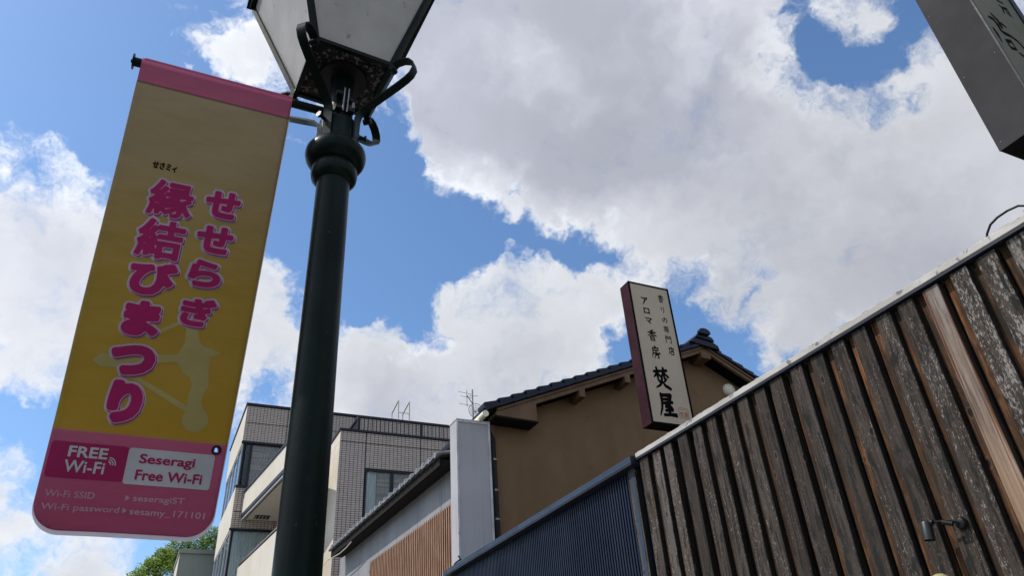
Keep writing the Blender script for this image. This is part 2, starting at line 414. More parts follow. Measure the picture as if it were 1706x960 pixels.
M_BOXPURP = surf('dark_purple_paint', (0.034, 0.008, 0.012), (0.026, 0.006, 0.010), 3, spec=0.08, rough=0.65, bmp=0.02)
M_SIGNFACE = surf('cream_acrylic', (0.56, 0.45, 0.335), (0.52, 0.415, 0.31), 2, spec=0.12, rough=0.45, bmp=0.0)
M_INK = flat('black_print', (0.004, 0.004, 0.004), 0.8, spec=0.05)
M_RED = flat('red_print', (0.42, 0.10, 0.07), 0.6)
M_TAN = surf('brown_plaster', (0.222, 0.134, 0.071), (0.20, 0.120, 0.063), 1.3, rough=0.92, bmp=0.35, spec=0.2, specks=((0.14, 0.09, 0.055), 5, 0.60, 0.35))
M_TANTRIM = surf('brown_painted_timber', (0.175, 0.100, 0.052), (0.14, 0.080, 0.042), 4, rough=0.6, bmp=0.1, spec=0.3)
M_KAWARA = surf('blue_black_roof_tile', (0.006, 0.010, 0.026), (0.011, 0.016, 0.036), 9, rough=0.4, spec=0.25, bmp=0.1, rnd=4.0)
M_GREYTILE = surf('grey_roof_tile', (0.22, 0.22, 0.23), (0.13, 0.13, 0.14), 9, rough=0.45, bmp=0.1, rnd=4.0)
M_GREYWALL = surf('grey_wall_panel', (0.30, 0.30, 0.315), (0.255, 0.255, 0.27), 1.2, (1, 1, 0.4), rough=0.8, bmp=0.12, rnd=3.0, specks=((0.20, 0.20, 0.21), 2.2, 0.60, 0.4))
M_DARKTIMBER = surf('dark_eave_timber', (0.012, 0.010, 0.009), (0.022, 0.018, 0.016), 6, spec=0.15, rough=0.85, bmp=0.2)
M_SLAT = surf('reddish_slat_wood', (0.37, 0.195, 0.105), (0.22, 0.11, 0.055), 4, (6, 6, 0.7), rough=0.6, bmp=0.15, rnd=7.0)
M_BLUECAP = surf('blue_grey_coping', (0.034, 0.054, 0.088), (0.028, 0.044, 0.072), 2, spec=0.15, rough=0.5, metal=0.0, bmp=0.03)
M_BLUECOR = surf('navy_corrugated_steel', (0.011, 0.017, 0.038), (0.008, 0.013, 0.030), 1.5, spec=0.15, rough=0.42, bmp=0.02)
M_WHITECAP = surf('weathered_white_coping', (0.50, 0.47, 0.43), (0.36, 0.335, 0.305), 2.5, (2, 1, 2), rough=0.5, bmp=0.1, specks=((0.10, 0.095, 0.09), 11, 0.57, 0.85))
M_WBOX = surf('white_sign_box', (0.42, 0.40, 0.41), (0.37, 0.35, 0.36), 1.0, rough=0.45, bmp=0.03, specks=((0.30, 0.29, 0.27), 3, 0.66, 0.5))
M_WBOXT = surf('white_sign_trim', (0.62, 0.61, 0.61), (0.45, 0.43, 0.41), 3, rough=0.45, bmp=0.05, specks=((0.20, 0.15, 0.11), 6, 0.62, 0.6))
M_CREAM = surf('cream_render', (0.66, 0.60, 0.51), (0.60, 0.54, 0.45), 0.7, rough=0.8, bmp=0.1, rnd=2.0)
M_NAVYM = surf('dark_navy_metal', (0.016, 0.018, 0.030), (0.012, 0.013, 0.022), 3, spec=0.3, rough=0.5, bmp=0.0)
M_BRONZE = surf('bronze_rail', (0.12, 0.085, 0.06), (0.09, 0.065, 0.045), 3, rough=0.4, bmp=0.0)
M_ASPHALT = surf('asphalt', (0.052, 0.052, 0.054), (0.04, 0.04, 0.042), 2, rough=0.9, bmp=0.6, specks=((0.12, 0.12, 0.12), 80, 0.6, 0.5))
M_PAVE = surf('paving', (0.27, 0.26, 0.24), (0.22, 0.21, 0.20), 3, rough=0.85, bmp=0.3)
M_GROUND = surf('earth', (0.16, 0.15, 0.13), (0.12, 0.12, 0.10), 0.5, rough=0.95, bmp=0.3)
M_CURTAIN = surf('pale_curtain', (0.82, 0.85, 0.82), (0.62, 0.66, 0.63), 3, (9, 9, 0.3), rough=0.85, bmp=0.2)
M_BLIND = surf('slatted_blind', (0.62, 0.52, 0.45), (0.34, 0.28, 0.25), 3, (0.3, 0.3, 9), rough=0.7, bmp=0.2)
M_FRAMEW = surf('window_frame', (0.50, 0.50, 0.50), (0.42, 0.42, 0.43), 5, rough=0.4, bmp=0.0)
M_FARWALL = surf('grey_green_render', (0.34, 0.35, 0.30), (0.28, 0.29, 0.25), 0.8, (1, 1, 0.5), rough=0.9, bmp=0.1)
M_YELLOW = surf('pale_yellow_globe', (0.42, 0.38, 0.18), (0.38, 0.34, 0.16), 6, rough=0.35, bmp=0.0)
M_VENT = surf('ivory_vent', (0.86, 0.80, 0.60), (0.78, 0.72, 0.54), 6, rough=0.5, bmp=0.05)
M_DARKGLASS = surf('dark_glass', (0.02, 0.03, 0.035), (0.03, 0.04, 0.045), 1, rough=0.05, spec=0.8, bmp=0.0)

def age(m, col, k, streak=(5.0, 5.0, 0.35), lo=0.5, crack=0.0):
    "rain streaks and grime over an existing paint"
    use(m.node_tree); b = N['Principled BSDF']; src = b.inputs['Base Color'].links[0].from_socket
    t = nd('ShaderNodeTexCoord').outputs['Object']
    run = noi(vm('MULTIPLY', t, streak), 1.0, 6, 0.62)
    c = mixc(mth('MULTIPLY', mrange(run, lo, lo + 0.2), k), src, c4(col))
    if crack:
        vo = nd('ShaderNodeTexVoronoi', feature='DISTANCE_TO_EDGE'); vo.inputs['Scale'].default_value = 0.45
        LK.new(vm('ADD', t, vm('SCALE', vm('SUBTRACT', noi(t, 1.5, 4, 0.6, 0.0, 1), (0.5, 0.5, 0.5)), scale=0.9)), vo.inputs['Vector'])
        ck = mth('MULTIPLY', mrange(vo.outputs['Distance'], 0.004, 0.001), mrange(noi(t, 0.7, 2), 0.45, 0.55))
        c = mixc(mth('MULTIPLY', ck, crack), c, (0.05, 0.03, 0.02, 1))
    LK.new(c, b.inputs['Base Color'])
age(M_TAN, (0.145, 0.088, 0.048), 0.35, (1.6, 1.6, 0.5), 0.46, 0.30)
age(M_WBOX, (0.24, 0.22, 0.20), 0.40, (16.0, 16.0, 0.5), 0.52)
age(M_WBOXT, (0.20, 0.16, 0.12), 0.6, (30.0, 30.0, 2.0), 0.54)
age(M_CREAM, (0.38, 0.33, 0.27), 0.35, (5.0, 5.0, 0.4), 0.52)
age(M_BLUECOR, (0.024, 0.030, 0.045), 0.45, (3.0, 3.5, 0.25), 0.5)
age(M_BLUECAP, (0.07, 0.08, 0.095), 0.45, (8.0, 3.0, 8.0), 0.5)
age(M_GREEN, (0.014, 0.017, 0.014), 0.55, (30.0, 30.0, 1.2), 0.55)
age(M_GREYWALL, (0.17, 0.165, 0.165), 0.4, (6.0, 6.0, 0.5), 0.5)
def glass_mat():
    m, b = new_mat('window_glass', 0.03)
    N.remove(b)
    g = nd('ShaderNodeBsdfGlossy'); g.inputs['Roughness'].default_value = 0.02; g.inputs[0].default_value = (0.9, 0.95, 1, 1)
    t = nd('ShaderNodeBsdfTransparent'); t.inputs[0].default_value = (0.93, 0.96, 0.96, 1)
    f = nd('ShaderNodeFresnel'); f.inputs[0].default_value = 1.45
    x = nd('ShaderNodeMixShader'); LK.new(mth('MULTIPLY', f.outputs[0], 1.0), x.inputs[0]); LK.new(t.outputs[0], x.inputs[1]); LK.new(g.outputs[0], x.inputs[2])
    LK.new(x.outputs[0], N['Material Output'].inputs[0]); return m
M_GLASS = glass_mat()
def thin_mat(name, col, trans, dirt=None, rough=0.5, ramp=None):
    "cloth or frosted sheet: part of the light comes through from behind"
    m, b = new_mat(name, rough, spec=0.3)
    v, t = objvec()
    c = None
    if ramp: c = ramp(t)
    else:
        n1 = noi(t, 5, 5, 0.6); c = mixc(mrange(n1, 0.35, 0.65), c4(col), c4(tuple(x * 0.86 for x in col)))
    if dirt:
        n2 = noi(vm('MULTIPLY', t, (22, 22, 9)), 1.0, 6, 0.7)
        c = mixc(mth('MULTIPLY', mrange(n2, 0.60, 0.72), dirt), c, (0.10, 0.09, 0.08, 1))
    LK.new(c, b.inputs['Base Color'])
    tr = nd('ShaderNodeBsdfTranslucent'); LK.new(c, tr.inputs[0])
    x = nd('ShaderNodeMixShader'); x.inputs[0].default_value = trans
    LK.new(b.outputs[0], x.inputs[1]); LK.new(tr.outputs[0], x.inputs[2]); LK.new(x.outputs[0], N['Material Output'].inputs[0])
    if ramp is not None: bump(b, noi(vm('MULTIPLY', t, (1.3, 2.2, 1)), 2.6, 3, 0.45, 0.1), 0.7, 0.035)
    return m
M_FROST = thin_mat('frosted_lantern_glass', (0.74, 0.71, 0.67), 0.45, 0.8, 0.35)
def banner_ramp(t):
    s = nd('ShaderNodeSeparateXYZ'); LK.new(t, s.inputs[0])
    r = nd('ShaderNodeValToRGB'); LK.new(mth('DIVIDE', s.outputs[1], 1.70), r.inputs[0])
    e = r.color_ramp.elements; r.color_ramp.interpolation = 'LINEAR'
    stops = [(0, (0.511, 0.122, 0.205)), (0.087, (0.511, 0.122, 0.205)), (0.0875, (0.307, 0.038, 0.091)), (0.0895, (0.307, 0.038, 0.091)), (0.09, (0.562, 0.122, 0.213)), (0.0975, (0.562, 0.122, 0.213)), (0.098, (0.068, 0.015, 0.038)), (0.0995, (0.070, 0.015, 0.030)),
             (0.1, (0.404, 0.312, 0.176)), (0.35, (0.394, 0.296, 0.152)), (0.55, (0.404, 0.281, 0.098)), (0.8, (0.426, 0.274, 0.042)), (1.361, (0.459, 0.281, 0.023)), (1.364, (0.505, 0.117, 0.209)), (1.7, (0.431, 0.075, 0.151))]
    e[0].position = 0; e[0].color = c4(stops[0][1]); e[1].position = 1; e[1].color = c4(stops[-1][1])
    for p, c in stops[1:-1]:
        k = e.new(p / 1.70); k.color = c4(c)
    return r.outputs[0]
M_BANNER = thin_mat('banner_cloth', None, 0.24, None, 0.6, banner_ramp)
def print_mat(name, col): return thin_mat(name, col, 0.20, None, 0.6)
P_HALO, P_MAG, P_SHADE, P_PINK = print_mat('grey_white_print', (0.529, 0.510, 0.529)), print_mat('magenta_print', (0.435, 0.010, 0.123)), print_mat('purple_print', (0.245, 0.065, 0.189)), print_mat('pink_print', (0.680, 0.333, 0.473))
P_CREAMS, P_DKPINK, P_WHITE, P_LPINK = print_mat('cream_print', (0.473, 0.372, 0.132)), print_mat('dark_pink_print', (0.396, 0.014, 0.103)), print_mat('white_print', (0.585, 0.585, 0.596)), print_mat('light_pink_print', (0.585, 0.333, 0.396))

def tile_mat():
    m, b = new_mat('wall_tiles', 0.5, spec=0.4)
    v, t = objvec(); s = nd('ShaderNodeSeparateXYZ'); LK.new(t, s.inputs[0])
    cmb = nd('ShaderNodeCombineXYZ'); LK.new(mth('ADD', s.outputs[0], s.outputs[1]), cmb.inputs[0]); LK.new(s.outputs[2], cmb.inputs[1])
    br = nd('ShaderNodeTexBrick'); LK.new(cmb.outputs[0], br.inputs['Vector']); br.offset = 0.0
    br.inputs['Scale'].default_value = 1.0; br.inputs['Brick Width'].default_value = 0.110; br.inputs['Row Height'].default_value = 0.0575
    br.inputs['Mortar Size'].default_value = 0.0072; br.inputs['Mortar Smooth'].default_value = 0.1
    br.inputs['Color1'].default_value = (0.60, 0.50, 0.43, 1); br.inputs['Color2'].default_value = (0.52, 0.43, 0.365, 1); br.inputs['Mortar'].default_value = (0.055, 0.048, 0.046, 1)
    n1 = noi(t, 0.8, 4, 0.6)
    LK.new(mixc(mth('MULTIPLY', mrange(n1, 0.4, 0.7), 0.25), br.outputs['Color'], (0.36, 0.32, 0.30, 1)), b.inputs['Base Color'])
    bump(b, mth('SUBTRACT', 1.0, br.outputs['Fac']), 0.6, 0.006)
    return m
M_TILE = tile_mat()

# world-placed parts: written in world coordinates, stored relative to their thing
def wbuild(mb, name, mat, parent, **k):
    M = Matrix.Identity(4); p = parent
    while p is not None: M = p.matrix_basis @ M; p = p.parent
    Mi = M.inverted(); mb.v = [tuple(Mi @ Vector(v)) for v in mb.v]
    return mb.build(name, mat, parent, **k)

# ------------------------------------------------------------------ ground (below the frame)
def sheet(name, x0, x1, y0, y1, z, mat, nx=1, ny=1):
    b = MB(); b.box(x0, x1, y0, y1, z - 0.2, z); return tag(b.build(name, mat), kind='structure')
g = MB(); g.add([(-1500, -1500, -0.02), (1500, -1500, -0.02), (1500, 1500, -0.02), (-1500, 1500, -0.02)], [(0, 1, 2, 3)])
tag(g.build('ground', M_GROUND), kind='structure')
sheet('road', -8.0, -0.65, -30, 60, -0.004, M_ASPHALT)
tag(MB().box(-0.50, 4.6, -30, 60, -0.1, 0.12).build('pavement', M_PAVE), kind='structure')
tag(MB().box(-0.65, -0.501, -30, 60, -0.1, 0.128).build('kerb', M_GREYWALL), kind='structure')

# ------------------------------------------------------------------ wooden building on the right
wb = thing('wooden_building', 'building clad in weathered dark vertical boards with a worn white coping along its top', 'building', (4, 0, 0))
wbuild(MB().box(4.02, 12, -4, 5.6, 0.1, 3.70), 'wall', M_DARKTIMBER, wb)
wbuild(MB().box(4.02, 4.20, -4, 5.6, 3.70, 3.80), 'parapet', M_DARKTIMBER, wb)
wbuild(MB().box(3.96, 4.02, -4, 5.6, 0.12, 1.0), 'plinth', M_GREYWALL, wb)
def plank_mesh(w, z0, z1, th, seed, wob):
    rr = random.Random(seed); n = 13; b = MB(); vs = []
    for i in range(n):
        z = z0 + (z1 - z0) * i / (n - 1); a = rr.uniform(-wob, wob); c = rr.uniform(-wob, wob); e = rr.uniform(-0.0015, 0.0015)
        ch = 0.004
        vs += [(0, a, z), (0, w + c, z), (-th + ch + e, w + c, z), (-th + e, w + c - ch, z), (-th + e, a + ch, z), (-th + ch + e, a, z)]
    fs = []
    for i in range(n - 1):
        for j in range(6):
            p = i * 6 + j; q = i * 6 + (j + 1) % 6; fs.append((p, q, q + 6, p + 6))
    fs += [tuple(range(6)), tuple(range((n - 1) * 6, n * 6))]
    return b.add(vs, fs)
edges = [5.55, 5.33, 5.14, 4.95, 4.73, 4.524, 4.336, 4.126, 3.942, 3.76, 3.555, 3.36, 3.161, 2.968, 2.77, 2.582, 2.396, 2.216, 2.026, 1.853]
while edges[-1] > -0.3: edges.append(edges[-1] - 0.187 - random.uniform(-.006, .006))
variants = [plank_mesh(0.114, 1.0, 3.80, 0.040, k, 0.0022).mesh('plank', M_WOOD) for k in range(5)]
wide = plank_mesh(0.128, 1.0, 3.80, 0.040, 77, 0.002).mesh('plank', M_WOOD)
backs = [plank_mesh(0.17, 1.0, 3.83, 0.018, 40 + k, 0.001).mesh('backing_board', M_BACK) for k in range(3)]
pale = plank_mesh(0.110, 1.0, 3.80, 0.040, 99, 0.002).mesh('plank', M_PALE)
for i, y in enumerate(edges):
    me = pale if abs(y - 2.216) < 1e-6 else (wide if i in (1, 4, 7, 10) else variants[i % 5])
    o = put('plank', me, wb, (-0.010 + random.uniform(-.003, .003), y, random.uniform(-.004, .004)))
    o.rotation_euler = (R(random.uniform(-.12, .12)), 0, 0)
    if me is pale: o['label'] = 'newer pale plank with long red-brown cracks'
    y2 = edges[i + 1] if i + 1 < len(edges) else y - 0.187
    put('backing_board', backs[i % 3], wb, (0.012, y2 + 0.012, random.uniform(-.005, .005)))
b = MB().box(3.922, 4.16, 1.62, 5.47, 3.828, 3.871)
wbuild(b, 'coping', M_WHITECAP, wb, bevel=0.004)
wbuild(MB().box(3.926, 3.985, 1.62, 5.472, 3.810, 3.8275), 'soffit_strip', M_NAVYM, wb)
# seams and curled flashing on the coping
rr = random.Random(5)
for k in range(26):
    b = MB()
    y = 1.7 + k * 0.145 + rr.uniform(-.04, .04); l = rr.uniform(.04, .11)
    b.prism([(y, 3.8715), (y + l, 3.8715), (y + l * .8, 3.8715 + rr.uniform(.002, .006)), (y + l * .2, 3.8715 + rr.uniform(.001, .005))], 3.924, 3.960, 'x')
    wbuild(b, 'sealant_flake', M_WHITECAP, wb)
wbuild(MB().box(3.915, 4.16, -4, 1.615, 3.815, 3.885), 'coping', M_DARKTIMBER, wb)['label'] = 'dark end piece of the coping'

# spotlight on the boards
sp = thing('wall_spotlight', 'small black spotlight on a short arm fixed to the weathered boards', 'spotlight', (3.945, 2.622, 2.492))
Mx = Matrix.Rotation(R(-90), 4, 'Y')
b = MB().lathe([(0.034, 0.0), (0.034, 0.014), (0.028, 0.024), (0.014, 0.030)], 20); b.v = [tuple(Mx @ Vector(v)) for v in b.v]
b.build('base', M_BLACKM, sp, smooth=35)
MB().tube([(-0.03, 0, 0), (-0.052, 0.018, 0.012), (-0.072, 0.060, 0.024), (-0.082, 0.118, 0.030)], 0.0065, 8).build('arm', M_BLACKM, sp, smooth=40)
MB().tube([(-0.06, 0.012, -0.002), (-0.075, 0.06, 0.018)], 0.014, 8).build('joint', M_BLACKM, sp, smooth=40)
hb = MB().lathe([(0.0, 0.0), (0.027, 0.0), (0.030, -0.006), (0.030, -0.098), (0.027, -0.098), (0.025, -0.08), (0.0, -0.08)], 20, caps=False)
h = hb.build('head', surf('spot_grey_metal', (0.012, 0.013, 0.014), (0.008, 0.009, 0.010), 8, rough=0.4, bmp=0.03), sp, smooth=35); h.location = (-0.085, 0.148, 0.040); h.rotation_euler = (R(4), R(6), 0)
MB().tube([(0, -0.045, -0.010), (0, -0.030, -0.006)], 0.014, 8).build('hinge', M_BLACKM, h)
# globe lamp at the lower edge of the picture
gl = thing('globe_lamp', 'round pale yellow lamp standing out from the boards below the black spotlight', 'lamp', (3.80, 2.76, 2.20))
MB().lathe([(0.0, 0.056), (0.02, 0.054), (0.038, 0.044), (0.052, 0.024), (0.057, 0.0), (0.052, -0.024), (0.038, -0.044), (0.0, -0.056)], 24, caps=False).build('globe', M_YELLOW, gl, smooth=80)
MB().tube([(0.04, 0, -0.02), (0.10, 0, -0.03), (0.150, 0, -0.03)], 0.010, 8).build('arm', M_BLACKM, gl)
# loop of cable on the coping
cb = MB().tube([Vector((3.95, 1.86, 3.871)) + Vector(p) for p in ((0, 0, 0), (0, -.012, .03), (0, -.05, .068), (0, -.10, .083), (0, -.16, .085), (0, -.22, .075), (.02, -.30, .02), (.02, -.36, .014))], 0.0065, 8)
tag(cb.build('cable', M_BLACKM, smooth=60), 'black cable looping over the near end of the white coping', 'cable')

# ------------------------------------------------------------------ hanging box sign, top right
bx = thing('box_sign', 'large dark steel box sign with brush lettering, cut off by the top right corner', 'sign', (3.6, 1.21, 4.06))
M_SSIDE = surf('grey_painted_steel', (0.050, 0.047, 0.048), (0.036, 0.034, 0.036), 1.1, spec=0.08, rough=0.75, bmp=0.02)
wbuild(MB().box(3.604, 4.14, 1.216, 1.448, 4.064, 6.2), 'housing', M_BLACKM, bx)
wbuild(MB().box(3.600, 3.603, 1.212, 1.449, 4.062, 6.2), 'side_panel', M_SSIDE, bx)
b = MB(); b.box(3.600, 3.612, 1.202, 1.2115, 4.060, 6.2); b.box(4.085, 4.14, 1.200, 1.2115, 4.060, 6.2); b.box(3.613, 4.084, 1.203, 1.2115, 4.060, 4.10)
wbuild(b, 'edge_trim', M_BLACKM, bx)
M_PALEF = surf('greenish_acrylic', (0.20, 0.19, 0.135), (0.165, 0.16, 0.115), 1.5, spec=0.08, rough=0.6, bmp=0.0)
wbuild(MB().box(3.614, 4.083, 1.207, 1.2150, 4.102, 6.19), 'sign_face', M_PALEF, bx)
for (y, z) in ((1.424, 5.113), (1.423, 4.588), (1.238, 4.588), (1.422, 4.106), (1.238, 5.113)):
    b = MB().lathe([(0.0, 0.0035), (0.003, 0.003), (0.0048, 0.0)], 8, caps=False)
    o = b.build('rivet', M_STEEL, bx, smooth=60); o.location = (-0.0005, y - 1.21, z - 4.06); o.rotation_euler = (0, R(-90), 0)
def bp(x, y): # traced brush strokes, in centimetres on the face
    d = raydir(1580 + x / 6.857, y / 6.857); t = 1.205 / d.y; p = EYE + d * t; return ((p.x - 3.60) * 200, (5.25 - p.z) * 100)
def bst(pts): return [(*bp(x, y), r) for x, y, r in pts]
S = [bst([(495, 155, 1.4), (570, 230, 2.2), (600, 290, 2.6)]), bst([(465, 185, 1.2), (520, 215, 1.9), (560, 270, 2.4), (600, 335, 2.0)]), bst([(610, 265, 1.5), (660, 303, .9)]),
     bst([(525, 325, 1.8), (560, 375, 2.3), (615, 470, .8)]), bst([(600, 335, 2.0), (640, 370, 1.8), (720, 410, 1.3), (800, 470, 1.5), (880, 560, 1.7)]),
     bst([(668, 460, 1.6), (720, 465, 1.4), (785, 560, 1.0)]), bst([(668, 460, 1.6), (720, 540, 1.5), (785, 560, 1.0)]), bst([(815, 600, .9), (900, 665, 1.8)]),
     bst([(580, 50, .7), (620, 85, 1.2), (640, 140, 1.0)]), bst([(620, 80, 1.0), (670, 95, 1.0), (700, 150, .9), (745, 205, .3)]), bst([(655, 110, 1.2), (705, 172, 1.0)]), bst([(555, -5, 1.0), (625, 32, .7)])]
def plF(u, v, dep): return (u * 0.5 / 100 * 1.0, 1.2062 - 1.21, 5.25 - v / 100.0 - 4.06)
for part_ in (S[:5], S[5:7], S[7:8], S[8:11], S[11:]): brush('lettering', part_, (0, 100, 0, 100), 0, M_INK, bx, cell=0.7, place=lambda u, v, dep: (u / 200.0, -0.0042, 1.19 - v / 100.0))
wbuild(MB().tube([(4.14, 1.33, 4.5), (4.4, 1.33, 4.5), (4.4, 1.33, 3.72)], 0.03, 8), 'bracket', M_BLACKM, bx)

# ------------------------------------------------------------------ navy corrugated building
nb = thing('corrugated_building', 'low building clad in navy corrugated steel under a blue-grey coping', 'building', (4, 5.6, 0))
wbuild(MB().box(4.02, 12, 5.61, 10.2, 0.1, 3.70), 'wall', M_NAVYM, nb)
wbuild(MB().box(4.02, 4.20, 5.61, 10.5, 3.701, 3.82), 'parapet', M_NAVYM, nb)
b = MB(); y = 5.63; prof = []
while y < 10.47:
    prof += [(3.992, y), (3.992, y + .019), (3.966, y + .022), (3.966, y + .042)]; y += 0.045
n = len(prof); vs = [(x, y_, 0.3) for x, y_ in prof] + [(x, y_, 3.80) for x, y_ in prof]
b.add(vs, [(i, i + 1, n + i + 1, n + i) for i in range(n - 1)])
wbuild(b, 'corrugated_sheet', M_BLUECOR, nb)
wbuild(MB().box(3.945, 4.018, 5.572, 5.628, 0.3, 3.772), 'end_flashing', M_BLUECAP, nb, bevel=0.003)
wbuild(MB().box(3.872, 4.19, 5.485, 10.52, 3.784, 3.848), 'coping', M_BLUECAP, nb, bevel=0.004)
wbuild(MB().box(3.876, 3.985, 5.485, 10.52, 3.770, 3.7835), 'soffit_strip', M_NAVYM, nb)
wbuild(MB().box(3.870, 4.192, 5.4795, 5.4845, 3.772, 3.852), 'coping_end', M_NAVYM, nb)

# ------------------------------------------------------------------ white blank sign box
ws = thing('white_sign_box', 'tall blank white sign box standing behind the far end of the navy building', 'sign', (4.3, 10.45, 3.72))
wbuild(MB().box(4.040, 4.610, 10.306, 10.60, 3.72, 6.13), 'housing', M_WBOX, ws, bevel=0.004)
b = MB(); b.box(4.034, 4.066, 10.292, 10.3055, 3.72, 6.13); b.box(4.582, 4.616, 10.292, 10.3055, 3.72, 6.13); b.box(4.067, 4.581, 10.293, 10.3055, 6.098, 6.13)
wbuild(b, 'frame', M_WBOXT, ws, bevel=0.002)
wbuild(MB().box(4.030, 4.620, 10.288, 10.61, 6.131, 6.150), 'top_cap', M_WBOXT, ws, bevel=0.003)
wbuild(MB().tube([(4.03, 10.30, 4.02), (4.05, 10.27, 3.97), (3.99, 10.29, 3.93), (3.97, 10.33, 3.90), (3.955, 10.36, 3.80)], 0.012, 8), 'cable', M_BLACKM, ws)

# ------------------------------------------------------------------ brown gabled house
th = thing('brown_house', 'brown plastered house with a gable and dark blue roof tiles', 'house', (4.8, 10.5, 0))
zl = lambda x: 6.327 + 0.414 * (x - 4.685)            # underside of the left verge
zr = lambda x: 8.20 - 0.497 * (x - 9.36)
AP = 9.36; AZ = zl(AP) - 0.06
wall = [(4.80, 0.1), (4.80, zl(4.80) - .10), (AP, zl(AP) - .10), (13.6, zr(13.6) - .10), (13.6, 0.1)]
wbuild(MB().prism(wall, 10.5, 12.3), 'wall', M_TAN, th)
b = MB(); b.prism([(4.52, zl(4.52) + .012), (AP, zl(AP) + .012), (AP, zl(AP) + .075), (4.52, zl(4.52) + .075)], 10.16, 12.5)
b.prism([(AP, zl(AP) + .012), (14.0, zr(14.0) + .012), (14.0, zr(14.0) + .075), (AP, zl(AP) + .075)], 10.16, 12.5)
roof = wbuild(b, 'roof', M_DARKTIMBER, th)
b = MB(); b.prism([(4.70, zl(4.70) - .035), (AP, zl(AP) - .035), (AP, zl(AP) + .010), (4.70, zl(4.70) + .010)], 10.135, 10.20)
b.prism([(5.40, zl(5.40) - .115), (AP, zl(AP) - .115), (AP, zl(AP) - .036), (5.40, zl(5.40) - .036)], 10.160, 10.22)
wbuild(b, 'bargeboard', M_TANTRIM, th)
b = MB(); b.prism([(AP + .001, zl(AP) - .035), (13.9, zr(13.9) - .035), (13.9, zr(13.9) + .010), (AP + .001, zl(AP) + .010)], 10.135, 10.20)
b.prism([(AP + .001, zl(AP) - .115), (13.6, zr(13.6) - .115), (13.6, zr(13.6) - .036), (AP + .001, zl(AP) - .036)], 10.160, 10.22)
wbuild(b, 'bargeboard', M_TANTRIM, th)
wbuild(MB().prism([(4.685, 6.225), (5.43, 6.20), (5.43, zl(5.43) - .037), (4.685, zl(4.685) - .037)], 10.158, 10.499), 'boxed_eave', M_TANTRIM, th)
wbuild(MB().prism([(4.66, 6.195), (5.44, 6.170), (5.44, 6.199), (4.66, 6.224)], 10.146, 10.499), 'eave_trim', M_DARKTIMBER, th)
for x0 in (6.30, 7.31, 8.32):
    wbuild(MB().prism([(x0, zl(x0) - .235), (x0 + .115, zl(x0) - .235), (x0 + .115, zl(x0) - .07), (x0, zl(x0) - .118)], 10.14, 10.499), 'purlin_end', M_TANTRIM, th)
wbuild(MB().box(9.24, 9.47, 10.14, 10.499, 7.985, 8.13), 'purlin_end', M_TANTRIM, th)
for x0 in (10.6, 11.7): wbuild(MB().box(x0, x0 + .12, 10.14, 10.499, zr(x0) - .27, zr(x0) - .12), 'purlin_end', M_TANTRIM, th)
# verge tiles: each a stepped tile with a rolled lip
def verge_tile():
    b = MB(); L, t = 0.30, 0.052
    b.prism([(0, 0), (L, 0.0), (L, t * .75), (0.03, t + .030), (0, t + .022), (-.012, t * .4)], 0, 0.26)
    b.prism([(0, -.055), (L - .02, -.055), (L - .02, -.001), (0, -.001)], -0.022, -0.002)
    return b.mesh('verge_tile', M_KAWARA)
vt = verge_tile(); al = math.atan(0.414); ar = math.atan(0.497)
s = 0.0
while True:
    x = 4.47 + s * math.cos(al)
    if x > 9.12: break
    o = put('verge_tile', vt, roof, (x - 4.8, 10.105 - 10.5, zl(x) + .080)); o.rotation_euler = (0, -al - R(1.5), 0); s += 0.272
s = 0.0
while True:
    x = 14.1 - s * math.cos(ar)
    if x < 9.62: break
    o = put('verge_tile', vt, roof, (x - 4.8, 10.105 - 10.5 + .26, zr(x) + .080)); o.rotation_euler = (0, -ar - R(1.5), R(180)); s += 0.272
b = MB()
for k in range(17):
    x = 4.6 + k * .27
    b.tube([(x + .0, 10.36, zl(x) + .12), (x, 12.5, zl(x) + .12)], 0.05, 6)
wbuild(b, 'tile_field', M_KAWARA, roof)
b = MB()
b.prism([(8.96, 8.27), (9.68, 8.18), (9.66, 8.27), (9.56, 8.33), (9.12, 8.38)], 10.06, 12.5)
b.prism([(9.10, 8.385), (9.56, 8.335), (9.53, 8.41), (9.48, 8.44), (9.16, 8.46)], 10.03, 12.5)
wbuild(b, 'ridge', M_KAWARA, roof, bevel=0.012)
b = MB(); b.tube([(9.31, 10.06, 8.48), (9.31, 12.5, 8.48)], 0.075, 12); wbuild(b, 'ridge_cap', M_KAWARA, roof, smooth=40)
b = MB(); b.prism([(9.19, 8.45), (9.43, 8.44), (9.46, 8.49), (9.42, 8.55), (9.35, 8.58), (9.27, 8.58), (9.19, 8.55), (9.16, 8.49)], 9.97, 10.05)
wbuild(b, 'ridge_end_tile', M_KAWARA, roof, bevel=0.012)
wbuild(MB().tube([(4.46, 10.08, 6.20), (4.46, 10.85, 6.20)], 0.055, 10), 'gutter', M_VENT, th, smooth=40)
pipe = wbuild(MB().tube([(4.50, 10.42, 6.16), (4.62, 10.44, 6.05), (4.70, 10.45, 5.92), (4.72, 10.45, 3.72)], 0.066, 10), 'downpipe', M_BLACKM, th, smooth=40)
for z in (5.55, 5.05, 4.6): wbuild(MB().lathe([(0.070, z), (0.070, z + .03)], 10, (4.72, 10.45)), 'clip', M_STEEL, pipe)
b = MB().lathe([(0.14, 0.0), (0.142, 0.02), (0.136, 0.05), (0.11, 0.085), (0.06, 0.11), (0.0, 0.118)], 24, caps=False)
o = b.build('vent_hood', M_VENT, th, smooth=50); o.location = (10.06 - 4.8, -0.001, 7.53); o.rotation_euler = (R(90), 0, 0)

